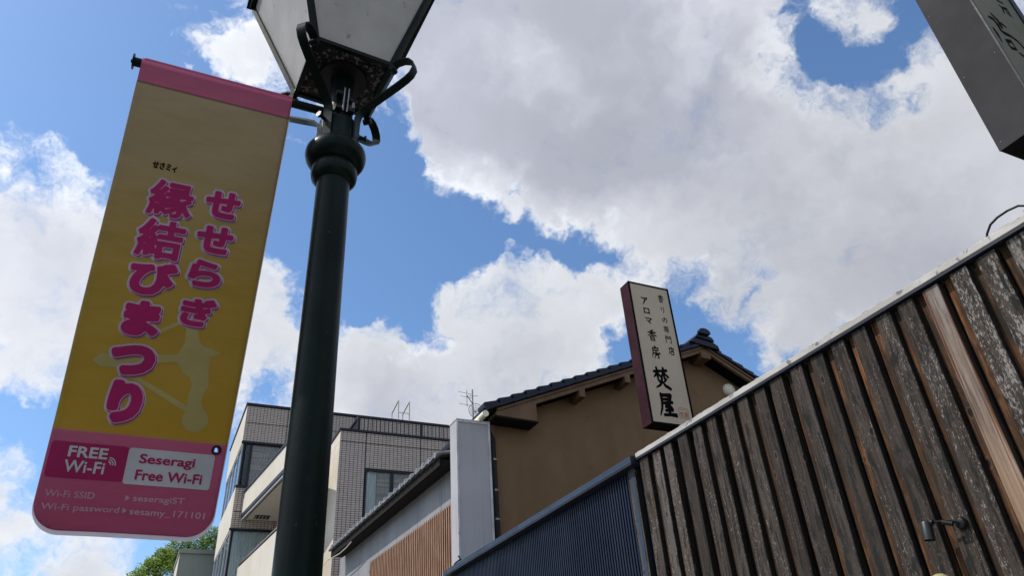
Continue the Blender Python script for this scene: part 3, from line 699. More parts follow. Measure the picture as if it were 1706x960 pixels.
# antenna and dish above the white box
an = thing('television_antenna', 'thin grey television antenna on a mast beside the brown house eave', 'antenna', (5.09, 12.1, 6.3))
wbuild(MB().tube([(5.09, 12.1, 6.3), (5.09, 12.1, 7.58)], 0.014, 8), 'mast', M_STEEL, an)
wbuild(MB().tube([(5.09, 12.1, 7.28), (4.93, 12.0, 7.40), (4.93, 12.0, 7.30)], 0.009, 6), 'arm', M_STEEL, an)
for (x, z, l) in ((4.93, 7.44, .17), (4.93, 7.36, .13), (4.93, 7.20, .16)):
    wbuild(MB().tube([(x - l, 12.0, z + .01), (x + .10, 12.0, z - .01)], 0.0045, 5), 'element', M_STEEL, an)
wbuild(MB().tube([(4.93, 12.0, 7.16), (4.93, 12.0, 7.50)], 0.006, 6), 'boom', M_STEEL, an)
wbuild(MB().tube([(5.02, 12.1, 7.44), (5.20, 12.1, 7.46)], 0.0045, 5), 'element', M_STEEL, an)
ds = thing('satellite_dish', 'small round mesh satellite dish on the antenna mast', 'dish', (5.11, 12.02, 7.10))
rimb = MB(); 
for rr_ in (0.15, 0.115, 0.08, 0.045):
    rimb.tube([(rr_ * math.cos(t * math.pi / 12), -0.02 + 0.05 * (1 - (rr_ / .15) ** 2), rr_ * math.sin(t * math.pi / 12)) for t in range(25)], 0.0055 if rr_ == .15 else 0.0025, 5, False)
rimb.build('rim', M_STEEL, ds)
rb = MB()
for k in range(16):
    q = k * math.pi / 8
    rb.tube([(rr_ * math.cos(q), -0.02 + 0.05 * (1 - (rr_ / .15) ** 2), rr_ * math.sin(q)) for rr_ in (0.0, .05, .1, .15)], 0.0025, 4, False)
rb.build('reflector', M_STEEL, ds)
MB().tube([(0, .03, 0), (0, -.10, -.03)], 0.006, 6).build('feed_arm', M_STEEL, ds)

# ------------------------------------------------------------------ narrow shop sign
asg = thing('shop_sign', 'tall dark purple box sign with black brush lettering in front of the brown gable', 'sign', (4.74, 6.2, 3.7))
fr = thing  # keep name
wbuild(MB().box(4.737, 5.335, 6.21, 6.384, 4.555, 6.42), 'housing', M_BOXPURP, asg, bevel=0.003)
b = MB(); b.box(4.736, 4.758, 6.196, 6.2095, 4.553, 6.421); b.box(5.313, 5.336, 6.196, 6.2095, 4.553, 6.421); b.box(4.759, 5.312, 6.197, 6.2095, 6.398, 6.421); b.box(4.759, 5.312, 6.197, 6.2095, 4.553, 4.576)
wbuild(b, 'face_frame', M_INK, asg)
wbuild(MB().box(4.759, 5.312, 6.201, 6.2099, 4.577, 6.397), 'sign_face', M_SIGNFACE, asg)
wbuild(MB().tube([(5.10, 6.30, 3.70), (5.10, 6.30, 4.56)], 0.04, 10), 'post', M_BLACKM, asg)
SX, SZ = 4.74, 6.42
def sgn(u, v, dep): return (u, 6.2006 - dep - 6.2, 6.42 - v - 3.7)       # u right, v down from the top left corner of the face
def st_letters(ch, u, v, w, h, wt=0.012): letters('lettering', ch, (u - w / 2, u + w / 2, v - h / 2, v + h / 2), [(wt, 0, 0, .0012, M_INK)], asg, 0.02, place=sgn, shear=0.0)
for ch, u, z, w, h in (('ロ', .203, 6.030, .080, .075), ('マ', .210, 5.893, .090, .075)): st_letters(ch, u, 6.42 - z, w, h, 0.03)
for ch, u, z, w, h in (('門', .452, 5.672, .082, .095), ('専', .450, 5.812, .080, .095)): st_letters(ch, u, 6.42 - z, w, h, 0.006)
def bs(strokes, u, z, w, h, grow=0.0): return brush('lettering', strokes, (u - w / 2, u + w / 2, 6.42 - z - h / 2, 6.42 - z + h / 2), .0012, M_INK, asg, cell=2.2, place=sgn, grow=grow)
K_A = [[(12, 16, 4), (50, 14, 4), (88, 12, 7), (80, 26, 3), (60, 42, 1)], [(54, 32, 7), (48, 60, 6), (22, 94, 1)]]
K_KAO = [[(68, 2, 5), (30, 12, 1)], [(8, 26, 3), (50, 22, 4), (94, 20, 5)], [(50, 10, 4), (50, 50, 4)], [(48, 24, 4), (30, 42, 3), (4, 56, 1)], [(52, 24, 3), (72, 42, 4), (98, 50, 4)], [(28, 58, 4), (30, 96, 3)], [(28, 58, 3), (70, 56, 4), (72, 96, 4)], [(32, 76, 3), (70, 75, 3)], [(30, 94, 3), (72, 94, 3)]]
K_BO = [[(48, 2, 5), (56, 10, 4)], [(20, 16, 3), (84, 14, 4)], [(22, 16, 4), (20, 50, 4), (4, 90, 1)], [(24, 34, 3), (80, 32, 3), (82, 20, 3)], [(52, 42, 4), (56, 50, 4)], [(26, 58, 3), (96, 54, 4)], [(48, 58, 4), (42, 78, 3), (24, 98, 1)], [(48, 70, 3), (78, 68, 4), (76, 90, 4), (62, 92, 1)]]
K_TAKI = [[(6, 22, 3.5), (46, 15, 4.5)], [(28, 2, 5), (28, 50, 4)], [(27, 22, 5), (18, 36, 4), (4, 48, 1)], [(31, 26, 3), (44, 40, 4.5)], [(50, 16, 3.5), (92, 9, 5)], [(71, 0, 5), (70, 48, 4)], [(69, 18, 5), (60, 34, 4), (48, 44, 1.5)], [(72, 18, 3), (84, 32, 4), (96, 40, 4.5)],
          [(28, 58, 4), (37, 68, 5)], [(80, 52, 5), (68, 64, 3)], [(53, 46, 5), (50, 66, 5), (36, 84, 4), (8, 98, 1)], [(52, 64, 3), (68, 84, 6), (98, 96, 6)]]
K_YA = [[(22, 10, 5), (82, 6, 7)], [(82, 8, 6), (76, 26, 4)], [(26, 28, 4), (76, 24, 4)], [(24, 6, 6), (24, 40, 5), (18, 68, 4), (2, 98, 1)], [(34, 44, 4), (86, 37, 5)], [(58, 42, 5), (42, 60, 4), (72, 56, 5)], [(66, 48, 4), (80, 66, 6)], [(40, 76, 4), (80, 71, 5)], [(60, 60, 6), (60, 92, 5)], [(26, 96, 4), (60, 92, 5), (100, 92, 7)]]
K_RI = [[(22, 8, 6), (20, 50, 6), (30, 44, 3)], [(74, 2, 6), (80, 40, 7), (66, 76, 5), (38, 98, 1)]]
K_NO = [[(54, 22, 5), (40, 62, 6), (20, 84, 5), (6, 66, 4), (16, 34, 4), (50, 14, 5), (84, 26, 6), (94, 54, 6), (80, 80, 5), (56, 98, 1)]]
K_TEN = [[(52, 0, 5), (56, 10, 5)], [(14, 18, 4), (90, 14, 5)], [(22, 16, 5), (22, 50, 5), (2, 92, 1)], [(56, 24, 5), (56, 54, 4)], [(56, 38, 4), (90, 34, 5)], [(34, 58, 4), (38, 92, 4)], [(34, 58, 4), (84, 54, 5), (78, 90, 4)], [(38, 90, 4), (80, 88, 4)]]
bs(K_A, .196, 6.172, .11, .115, 2.4); bs(K_KAO, .216, 5.690, .125, .15, 1.8); bs(K_BO, .226, 5.462, .125, .17, 2.0)
bs(K_TAKI, .238, 5.130, .215, .265, 2.4); bs(K_YA, .246, 4.800, .225, .28, 2.6)
bs(K_KAO, .450, 6.250, .090, .11, 1.4); bs(K_RI, .452, 6.085, .060, .095, 1.4); bs(K_NO, .452, 5.945, .075, .080, 1.4); bs(K_TEN, .462, 5.515, .09, .115, 1.4)
# red seal
ring = [[(8, 4, 2), (92, 4, 2), (97, 9, 2), (97, 92, 2), (92, 97, 2), (8, 97, 2), (3, 92, 2), (3, 9, 2), (8, 4, 2)], [(16, 20, 1.2), (84, 20, 1.2)]]
brush('seal', ring, (.395, .530, 1.632, 1.765), .0012, M_RED, asg, cell=2.0, place=sgn)
for ch, u in (('焚', .434), ('屋', .492)): letters('seal', ch, (u - .024, u + .024, 1.685, 1.745), [(.01, 0, 0, .0012, M_RED)], asg, 0.025, place=sgn)

# ------------------------------------------------------------------ grey building with tiled eave
gb = thing('grey_building', 'grey panelled building with a tiled eave and a screen of reddish slats', 'building', (4.41, 10.7, 0), rz=R(2.1))
ends = [.5, 1.217, 2.377, 3.529, 4.661, 6.019, 7.595]
MB().box(.03, .25, .5, 7.59, .12, 5.72).build('core', M_DARKTIMBER, gb)
MB().box(.251, 3.2, 2.2, 7.5, .12, 5.6).build('core', M_GREYWALL, gb)
for a, c in zip(ends, ends[1:]):
    MB().box(0, .029, a + .006, c - .006, .12, 5.72).build('wall_panel', M_GREYWALL, gb, bevel=0.002)
MB().box(-.005, .30, 7.5955, 7.62, .12, 5.72).build('corner_trim', M_WBOXT, gb)
rf = MB().prism([(-.33, 5.775), (.6, 6.02), (.6, 6.06), (-.33, 5.815)], .45, 7.25).build('roof', M_DARKTIMBER, gb)
MB().prism([(-.30, 5.64), (-.02, 5.70), (-.02, 5.765), (-.30, 5.765)], .46, 7.2).build('soffit', M_DARKTIMBER, gb)
MB().box(-.335, -.305, .455, 7.24, 5.655, 5.774).build('fascia', M_DARKTIMBER, gb)
b = MB().lathe([(0.0, 0), (.052, 0), (.056, .012), (.056, .06), (.045, .10), (.045, .95)], 10, caps=False)
b.v = [(z - 0.0, x, y * 1.0 + z * .263) for x, y, z in b.v]
b.prism([(.056, -.02), (.24, -.045), (.24, -.015), (.056, .012)], .0, .9, 'x')
te = b.mesh('eave_tile', M_GREYTILE, smooth=40)
y = .52
while y < 7.2:
    put('eave_tile', te, rf, (-.40, y, 5.845 + random.uniform(-.004, .004))); y += .295
MB().box(-.018, -.004, .5, 5.17, 3.3, 5.10).build('screen_backing', M_DARKTIMBER, gb)
sm = MB().box(-.041, -.030, 0, .046, 3.3, 5.115).mesh('slat', M_SLAT)
y = .5
while y < 5.10:
    o = put('slat', sm, gb, (0, y, random.uniform(-.004, .004))); y += .0945
for z in (3.6, 4.9): MB().box(-.030, -.018, .5, 5.16, z, z + .05).build('batten', M_DARKTIMBER, gb)
c_ = MB().tube([(-.40, 7.26, 5.62), (-.36, 7.0, 5.60), (-.33, 6.5, 5.585), (-.32, 6.0, 5.60), (-.32, 5.6, 5.64)], 0.012, 6)
tag(wc := c_.build('cable', M_CREAM), 'thin white cable slung under the far end of the tiled eave', 'cable'); wc.matrix_world = gb.matrix_basis.copy()

# ------------------------------------------------------------------ tiled apartment building
ap = thing('apartment_building', 'three-storey apartment building in grey-beige tiles with cream balconies', 'building', (4, 22, 0))
def panel(x0, x1, yf, z0, z1, mat=None, th=.04, g=.011): wbuild(MB().box(x0 + g, x1 - g, yf, yf + th, z0 + g, z1 - g), 'wall_panel', mat or M_TILE, ap)
# nearer, lower block
wbuild(MB().box(4.10, 9.4, 19.26, 23.95, 0.1, 9.20), 'core', M_NAVYM, ap)
wbuild(MB().box(4.10, 9.4, 19.045, 19.259, 8.27, 9.20), 'core', M_NAVYM, ap)
wbuild(MB().box(4.10, 9.4, 19.045, 19.259, 0.1, 6.80), 'core', M_NAVYM, ap)
wbuild(MB().box(4.10, 4.79, 19.045, 19.259, 6.80, 8.27), 'core', M_NAVYM, ap)
for x0, x1, z0, z1 in ((4.07, 4.78, 8.95, 9.25), (4.78, 6.36, 8.95, 9.25), (6.36, 9.4, 8.95, 9.25), (4.07, 4.78, 5.93, 8.95), (4.07, 4.78, .12, 5.93), (4.78, 6.36, 8.25, 8.95), (4.78, 6.36, .12, 6.80), (6.36, 9.4, .12, 8.95)): panel(x0, x1, 19.0, z0, z1)
for z0, z1 in ((8.95, 9.25), (5.93, 8.95), (.12, 5.93)): wbuild(MB().box(4.069, 4.099, 19.008, 23.95, z0 + .006, z1 - .006), 'side_panel', M_CREAM, ap)
wbuild(MB().box(4.04, 9.42, 18.97, 23.9, 9.252, 9.315), 'parapet_coping', M_NAVYM, ap)
def window(x0, x1, yf, z0, z1, mullions, curtain, fm=None, deep=.06):
    fm = fm or M_NAVYM; t = .05
    b = MB(); b.box(x0, x1, yf, yf + deep, z1 - t, z1); b.box(x0, x1, yf, yf + deep, z0, z0 + t); b.box(x0, x0 + t, yf, yf + deep, z0 + t, z1 - t); b.box(x1 - t, x1, yf, yf + deep, z0 + t, z1 - t)
    for m in mullions: b.box(m - .035, m + .035, yf + .002, yf + deep, z0 + t, z1 - t)
    w = wbuild(b, 'window', fm, ap)
    xs = [x0 + t] + list(mullions) + [x1 - t]
    for a, c in zip(xs, xs[1:]): wbuild(MB().box(a + .036, c - .036, yf + .030, yf + .036, z0 + t + .001, z1 - t - .001), 'pane', M_GLASS, w)
    wbuild(MB().box(x0 + .01, x1 - .01, yf + .16, yf + .17, z0 + .01, z1 - .01), 'back', M_DARKTIMBER, w)
    for (a, c, m) in curtain:
        cv = MB(); k = int((c - a) / .035); pts = [(a + i * .035, yf + .085 + (.022 if i % 2 else 0)) for i in range(k + 1)]
        cv.add([(p, q, z0 + .02) for p, q in pts] + [(p, q, z1 - .02) for p, q in pts], [(i, i + 1, k + 2 + i, k + 1 + i) for i in range(k)])
        wbuild(cv, 'curtain' if m is M_CURTAIN else 'blind', m, w)
    return w
window(4.80, 6.345, 19.02, 6.81, 8.24, [5.565], [(4.83, 5.15, M_CURTAIN), (5.15, 5.53, M_BLIND), (5.60, 6.3, M_BLIND)])
# carve room for the window: dark recess boxes stand behind the frames
# roof railing
rl = wbuild(MB().box(4.53, 9.4, 19.03, 19.07, 9.70, 9.76), 'railing', M_NAVYM, ap)
bm_ = MB().box(-.009, .009, -.009, .009, 0, .385).mesh('baluster', M_NAVYM)
x = 4.60
while x < 9.35:
    put('baluster', bm_, rl, (x - 4, 19.05 - 22, 9.315)); x += .117
for x in (4.53, 6.36, 8.2): wbuild(MB().box(x, x + .06, 19.025, 19.08, 9.315, 9.699), 'post', M_NAVYM, rl)
wbuild(MB().box(4.53, 4.59, 19.08, 20.6, 9.70, 9.76), 'side_rail', M_NAVYM, rl)
y = 19.2
while y < 20.6:
    put('baluster', bm_, rl, (.56, y - 22, 9.315)); y += .117
# farther, taller block
wbuild(MB().box(2.10, 9.4, 24.20, 28.5, 0.1, 11.78), 'core', M_NAVYM, ap)
wbuild(MB().box(3.27, 9.4, 24.045, 24.199, 0.1, 11.78), 'core', M_NAVYM, ap)
F = 24.0
for x0, x1, z0, z1 in ((2.0, 3.35, 11.20, 11.80), (3.35, 5.6, 11.20, 11.80), (5.6, 9.4, 11.20, 11.80), (2.0, 3.35, 10.53, 11.20), (3.35, 5.6, 10.53, 11.20), (5.6, 9.4, 10.53, 11.20),
                       (3.27, 9.4, .12, 10.53), (2.0, 3.27, .12, 5.29), (2.0, 3.27, 8.30, 9.08), (2.0, 3.27, 7.78, 8.30)): panel(x0, x1, F, z0, z1)
for z0, z1 in ((10.53, 11.80), (7.78, 9.08)):
    wbuild(MB().box(1.999, 2.039, 24.008, 28.5, z0, z1 - .004), 'side_panel', M_CREAM, ap)
wbuild(MB().box(1.999, 2.039, 24.008, 28.5, .12, 5.2), 'side_panel', M_CREAM, ap)
wbuild(MB().box(1.965, 9.42, 23.965, 28.55, 11.803, 11.885), 'parapet_coping', M_NAVYM, ap)
window(2.05, 3.26, 24.02, 9.085, 10.525, [2.30], [(2.36, 3.22, M_BLIND)], deep=.06)
window(2.05, 3.26, 24.02, 5.3, 7.775, [], [(2.12, 3.22, M_CURTAIN)], deep=.06)
wbuild(MB().box(1.98, 3.30, 23.97, 24.05, 10.500, 10.560), 'window_head', M_NAVYM, ap)
wbuild(MB().box(1.98, 3.30, 23.95, 24.05, 9.045, 9.110), 'window_sill', M_NAVYM, ap)
wbuild(MB().box(1.98, 3.30, 23.97, 24.05, 7.735, 7.790), 'window_head', M_NAVYM, ap)
# street-side windows of the tall block, built as frames with panes between the cream bands
for z0, z1 in ((9.085, 10.525), (5.21, 7.775)):
    b = MB(); b.box(2.02, 2.08, 24.06, 28.5, z1 - .06, z1); b.box(2.02, 2.08, 24.06, 28.5, z0, z0 + .06)
    ys = [24.06, 25.15, 26.3, 27.4, 28.44]
    for y in ys: b.box(2.018, 2.082, y, y + .06, z0 + .06, z1 - .06)
    w = wbuild(b, 'window', M_FRAMEW, ap)
    for a, c in zip(ys, ys[1:]): wbuild(MB().box(2.045, 2.052, a + .061, c - .001, z0 + .061, z1 - .061), 'pane', M_GLASS, w)
    wbuild(MB().box(2.085, 2.099, 24.25, 28.5, z0, z1), 'blind', M_CURTAIN, w)
# balconies: splayed a little towards the street
def bal(z0, z1, P0, P1, inner):
    d = (Vector(P1) - Vector(P0)).normalized(); nrm = Vector((d.y, -d.x))
    def off(p, a): return (p[0] + nrm.x * a, p[1] + nrm.y * a)
    q = [P0, P1, off(P1, .12), off(P0, .12)]
    return d, nrm, q
def strip_prism(P0, P1, a0, a1, z0, z1, e0=0, e1=0):
    d = (Vector(P1) - Vector(P0)).normalized(); n_ = Vector((d.y, -d.x)); A0 = Vector(P0) - d * e0; A1 = Vector(P1) + d * e1
    return MB().prism([tuple(A0 + n_ * a0), tuple(A1 + n_ * a0), tuple(A1 + n_ * a1), tuple(A0 + n_ * a1)], z0, z1, 'z')
P0, P1 = (2.77, 19.2), (2.27, 23.94)
bc_ = wbuild(strip_prism(P0, P1, 0, .13, 8.20, 8.70), 'balcony', M_CREAM, ap); bc_['label'] = 'upper cream balcony with a dark top rail'
wbuild(strip_prism(P0, P1, 0.004, .13, 8.708, 8.86), 'parapet', M_CREAM, bc_)
wbuild(strip_prism(P0, P1, -.03, .16, 8.861, 8.925), 'rail', M_NAVYM, bc_)
wbuild(strip_prism(P0, P1, -.02, .10, 8.085, 8.195), 'edge_band', M_NAVYM, bc_)
wbuild(strip_prism(P0, P1, .012, .06, 8.02, 8.084), 'drip_edge', M_FRAMEW, bc_)
wbuild(MB().prism([(2.90, 19.2), (2.40, 23.94), (4.06, 23.94), (4.06, 20.6), (3.60, 19.2)], 8.05, 8.19, 'z'), 'soffit', M_CREAM, bc_)
wbuild(MB().box(2.90, 3.60, 19.06, 19.19, 8.20, 8.86), 'end_wall', M_CREAM, bc_)
hb = wbuild(MB().box(2.62, 3.05, 23.35, 23.75, 8.035, 8.049), 'hatch', M_NAVYM, bc_)
for k in range(4): wbuild(MB().box(2.64 + k * .1, 2.66 + k * .1, 23.36, 23.74, 8.022, 8.034), 'bar', M_FRAMEW, hb)
wbuild(MB().lathe([(0.075, 8.0), (0.085, 8.02), (0.085, 8.049)], 14, (3.12, 21.3)), 'ceiling_lamp', M_BLACKM, bc_)
Q0, Q1 = (2.77, 19.2), (2.36, 23.94)
b2 = wbuild(strip_prism(Q0, Q1, 0, .13, 5.4, 6.62), 'balcony', M_CREAM, ap); b2['label'] = 'lower cream balcony with a bronze rail'
wbuild(strip_prism(Q0, Q1, .02, .10, 6.70, 6.755), 'rail', M_BRONZE, b2)
wbuild(strip_prism(Q0, Q1, .03, .09, 6.625, 6.66), 'lower_rail', M_BRONZE, b2)
for k in range(9):
    t = k / 8; x = Q0[0] + (Q1[0] - Q0[0]) * t + .06; y = Q0[1] + (Q1[1] - Q0[1]) * t
    wbuild(MB().box(x - .012, x + .012, y, y + .024, 6.661, 6.699), 'rail_post', M_BRONZE, b2)
wbuild(MB().box(2.90, 3.60, 19.06, 19.19, 5.4, 6.6), 'end_wall', M_CREAM, b2)
# ladder hoops on the roof edge
for X0 in (7.15, 7.56):
    wbuild(MB().tube([(X0, 23.93, 11.75), (X0, 23.93, 12.60), (X0, 24.75, 12.42), (X0, 24.75, 11.80)], 0.022, 6), 'ladder_hoop', M_CREAM, ap)
wbuild(MB().tube([(7.15, 23.93, 12.14), (7.56, 23.93, 12.14)], 0.014, 6), 'ladder_rung', M_CREAM, ap)

# ------------------------------------------------------------------ small far house and trees
fh = thing('far_house', 'small flat-roofed grey-green house beyond the apartment building', 'house', (1.7, 31, 0))
wbuild(MB().box(.93, 2.9, 30.02, 33, 0.1, 8.36), 'wall', M_FARWALL, fh)
wbuild(MB().box(.91, .929, 30.0, 33, 0.1, 8.36), 'side_wall', M_CREAM, fh)
wbuild(MB().box(.87, 2.95, 29.95, 33.1, 8.362, 8.50), 'parapet_coping', M_FARWALL, fh)
wbuild(MB().box(.45, .908, 31.0, 31.6, 7.62, 7.70), 'canopy', M_FARWALL, fh)

def leaf_mat(name, a, b_):
    m, b = new_mat(name, 0.6, spec=0.3)
    v, t = objvec(); oi = noi(t, 2.4, 4, 0.7); n2 = noi(t, 30, 2, 0.6)
    c = mixc(mrange(mth('ADD', mth('MULTIPLY', oi, .6), mth('MULTIPLY', n2, .4)), 0.38, 0.62), c4(a), c4(b_))
    LK.new(c, b.inputs['Base Color'])
    tr = nd('ShaderNodeBsdfTranslucent'); LK.new(c, tr.inputs[0]); x = nd('ShaderNodeMixShader'); x.inputs[0].default_value = 0.4
    LK.new(b.outputs[0], x.inputs[1]); LK.new(tr.outputs[0], x.inputs[2]); LK.new(x.outputs[0], N['Material Output'].inputs[0]); return m
M_LEAF = leaf_mat('yellow_green_leaves', (0.15, 0.24, 0.025), (0.36, 0.46, 0.07))
M_LEAFD = leaf_mat('darker_leaves', (0.10, 0.17, 0.025), (0.25, 0.35, 0.06))
M_BARK = surf('bark', (0.09, 0.065, 0.045), (0.05, 0.035, 0.025), 8, (1, 1, .3), rough=0.9, bmp=0.5)
def tree(label, base, clumps, mat, seed, nleaf=900):
    rr = random.Random(seed); t = thing('tree', label, 'tree', base, group='trees behind the far house'); B = Vector(base)
    zc = min(c[2] for c in clumps) - B.z
    b = MB().tube([(0, 0, 0.0), (.05, .02, zc * .5), (0.0, 0, zc)], [.22, .17, .12], 9).build('trunk', M_BARK, t, smooth=60)
    lb = MB(); f = MB()
    for (x, y, z, r) in clumps:
        c = Vector((x, y, z)) - B
        lb.tube([(0, 0, zc * .85), tuple(c * .55 + Vector((0, 0, zc * .38))), tuple(c)], [.08, .05, .02], 6)
        for k in range(nleaf):
            d = Vector((rr.gauss(0, 1), rr.gauss(0, 1), rr.gauss(0, 1))).normalized()
            lump = 0.72 + 0.45 * noise.noise(d * 2.3 + c)
            p = c + d * r * lump * (rr.random() ** 0.33) * Vector((1, 1, .85)).length / 1.65
            s_ = rr.uniform(.035, .075); a = Vector((rr.gauss(0, 1), rr.gauss(0, 1), rr.gauss(0, .6))).normalized(); e = a.orthogonal().normalized()
            f.add([p - a * s_, p + e * s_ * .55, p + a * s_, p - e * s_ * .55], [(0, 1, 2, 3)])
    lb.build('limbs', M_BARK, t)
    f.build('crown', mat, t)
tree('lighter yellow-green tree just left of the small grey-green house', (-0.1, 36, 0), [(-.35, 36, 8.65, .62), (.05, 36.2, 9.15, .62), (-.05, 35.8, 8.2, .75), (.45, 36.2, 9.6, .62), (.5, 36, 9.0, .8), (-.75, 36, 7.9, .6), (.3, 36.5, 8.3, .8)], M_LEAF, 3)
tree('taller tree rising over the small grey-green house roof', (1.6, 37.5, 0), [(1.0, 37.5, 10.2, .75), (1.75, 37.5, 10.45, .8), (2.4, 37.8, 10.9, .75), (1.3, 37.2, 9.6, .8), (2.2, 37.4, 10.0, .9), (.75, 37.2, 9.6, .6), (2.9, 37.6, 10.5, .8)], M_LEAFD, 4)

# ------------------------------------------------------------------ street lamp
AX, AY = 0.372, 2.169
lp = thing('street_lamp', 'dark green street lamp with a square frosted lantern above a turned collar', 'street lamp', (AX, AY, 0.12))
def L(z): return z - 0.12
prof = []
nf = 48
pb = MB(); zz = [0.0, .02, .35, .38, .42, .5, 1.2, L(2.0), L(2.8), L(3.46)]; rr_ = [.15, .16, .15, .12, .10, .078, .0725, .0680, .0632, .0610]
for r, z in zip(rr_, zz): prof.append((r, z))
post = MB().lathe(prof, 40).build('post', M_GREEN, lp, smooth=35)
MB().lathe([(.061, L(3.445)), (.070, L(3.450)), (.083, L(3.464)), (.0868, L(3.486)), (.085, L(3.508)), (.078, L(3.522)), (.0775, L(3.526)), (.088, L(3.530)), (.102, L(3.541)), (.111, L(3.556)), (.1155, L(3.577)), (.1135, L(3.596)), (.105, L(3.610)), (.088, L(3.617)), (.0775, L(3.618))], 48).build('collar', M_GREEN, lp, smooth=50)
MB().lathe([(.0765, L(3.6185)), (.0765, L(3.738)), (.073, L(3.746)), (.060, L(3.747)), (.060, L(3.757))], 40).build('neck', M_GREEN, lp, smooth=35)
MB().lathe([(.046, L(3.7625)), (.045, L(3.90)), (.047, L(4.015))], 28).build('stem', M_GREEN, lp, smooth=40)
MB().lathe([(.048, L(4.004)), (.098, L(4.006)), (.102, L(4.018)), (.048, L(4.018))], 28, caps=False).build('stem_flange', M_BLACKM, lp, smooth=40)
th0 = R(3.6)
def rot(x, y): return (x * math.cos(th0) - y * math.sin(th0), x * math.sin(th0) + y * math.cos(th0))
HB, HT, ZB, ZT = .155, .374, L(4.017), L(4.718)
cb_ = [rot(*p) for p in ((-HB, -HB), (HB, -HB), (HB, HB), (-HB, HB))]; ct_ = [rot(*p) for p in ((-HT, -HT), (HT, -HT), (HT, HT), (-HT, HT))]
b = MB(); b.add([(*p, ZB + .004) for p in cb_] + [(*p, ZB + .012) for p in cb_], [(0, 1, 2, 3), (4, 5, 6, 7), (0, 1, 5, 4), (1, 2, 6, 5), (2, 3, 7, 6), (3, 0, 4, 7)])
b.build('lantern_base', M_SOOT, lp)
b = MB()
for k in range(4):
    a, c = cb_[k], cb_[(k + 1) % 4]; nrm = Vector((c[1] - a[1], a[0] - c[0], 0)).normalized()
    b.tube([(*a, ZB), (*c, ZB)], .013, 4)
b.build('base_frame', M_GREEN, lp)
for k in range(4):
    a, c = cb_[k], ct_[k]
    d = Vector((a[0], a[1], 0)).normalized()
    s_ = MB().strip([(*a, ZB - .014), (*c, ZT)], (-d.y, d.x, 0), .026, .020); s_.build('corner_bar', M_GREEN, lp, bevel=.002)
    # small cast leaves along the outside of the bar
for k in range(4):
    a0, a1, t0, t1 = (Vector((*cb_[k], ZB)), Vector((*cb_[(k + 1) % 4], ZB)), Vector((*ct_[k], ZT)), Vector((*ct_[(k + 1) % 4], ZT)))
    nn = (a1 - a0).cross(t0 - a0).normalized()
    if nn.dot(Vector(((a0.x + a1.x), (a0.y + a1.y), 0))) < 0: nn = -nn
    q = [a0.lerp(t0, .015), a1.lerp(t1, .015), a1.lerp(t1, .985), a0.lerp(t0, .985)]
    MB().add([p - nn * .004 for p in q] + [p - nn * .0075 for p in q], [(0, 1, 2, 3), (4, 5, 6, 7), (0, 1, 5, 4), (1, 2, 6, 5), (2, 3, 7, 6), (3, 0, 4, 7)]).build('glass_panel', M_FROST, lp)
b = MB()
for k in range(4): b.tube([(*ct_[k], ZT), (*ct_[(k + 1) % 4], ZT)], .022, 4)
b.build('top_frame', M_GREEN, lp)
rfv = [(*[x * 1.08 for x in p], ZT + .02) for p in ct_] + [(*[x * .25 for x in p], ZT + .30) for p in ct_]
MB().add(rfv, [(0, 1, 2, 3), (4, 5, 6, 7), (0, 1, 5, 4), (1, 2, 6, 5), (2, 3, 7, 6), (3, 0, 4, 7)]).build('roof', M_GREEN, lp)
MB().lathe([(.09, ZT + .30), (.05, ZT + .34), (.06, ZT + .38), (.03, ZT + .43), (.012, ZT + .50)], 20).build('finial', M_GREEN, lp, smooth=50)
MB().lathe([(.0, ZB + .30), (.035, ZB + .29), (.045, ZB + .24), (.035, ZB + .16), (.022, ZB + .12), (.022, ZB + .013)], 16, caps=False).build('bulb', M_SIGNFACE, lp, smooth=50)
def scroll(ang, first=True):
    d = Vector((math.cos(ang), math.sin(ang), 0)); pr = [(.080, 3.612), (.081, 3.70), (.082, 3.745), (.088, 3.775), (.105, 3.797), (.15, 3.822), (.20, 3.850), (.25, 3.879), (.290, 3.905), (.312, 3.926), (.325, 3.954), (.321, 3.984), (.303, 4.008), (.277, 4.020), (.250, 4.018), (.230, 4.006), (.220, 3.992)]
    pts = [d * r + Vector((0, 0, L(z))) for r, z in pr]
    o = MB().strip(pts, (-d.y, d.x, 0), .036, .008).build('scroll_bracket', M_GREEN, lp, smooth=50)
    e = Vector((-d.y, d.x, 0)); c = d * .230 + Vector((0, 0, L(3.988)))
    MB().tube([c - e * .017, c + e * .017], .013, 10).build('scroll_eye', M_GREEN, o, smooth=50)
for k in range(4): scroll(math.atan2(*reversed(cb_[k])))
# set screws, clamp and strap
for ang, z in ((R(215), 3.722), (R(-14), 3.690), (R(80), 3.70)):
    d = Vector((math.cos(ang), math.sin(ang), 0))
    o = MB().tube([d * .074 + Vector((0, 0, L(z))), d * .103 + Vector((0, 0, L(z)))], .0075, 8).build('bolt', M_GREEN, lp)
    MB().tube([d * .1031 + Vector((0, 0, L(z))), d * .112 + Vector((0, 0, L(z)))], .014, 6).build('bolt_head', M_BLACKM, o)
cd_ = Vector((0.05, -1, 0)).normalized(); ce = Vector((1, .05, 0)).normalized()
clamp = MB().lathe([(.052, L(3.790)), (.052, L(3.815)), (.047, L(3.815)), (.047, L(3.790))], 20, caps=False).build('clamp', M_BLACKM, lp)
for s_ in (-.003, .014):
    MB().tube([cd_ * .062 + ce * s_ + Vector((0, 0, L(3.775))), cd_ * .070 + ce * s_ + Vector((0, 0, L(3.895)))], .0035, 6).build('threaded_rod', M_STEEL, clamp)
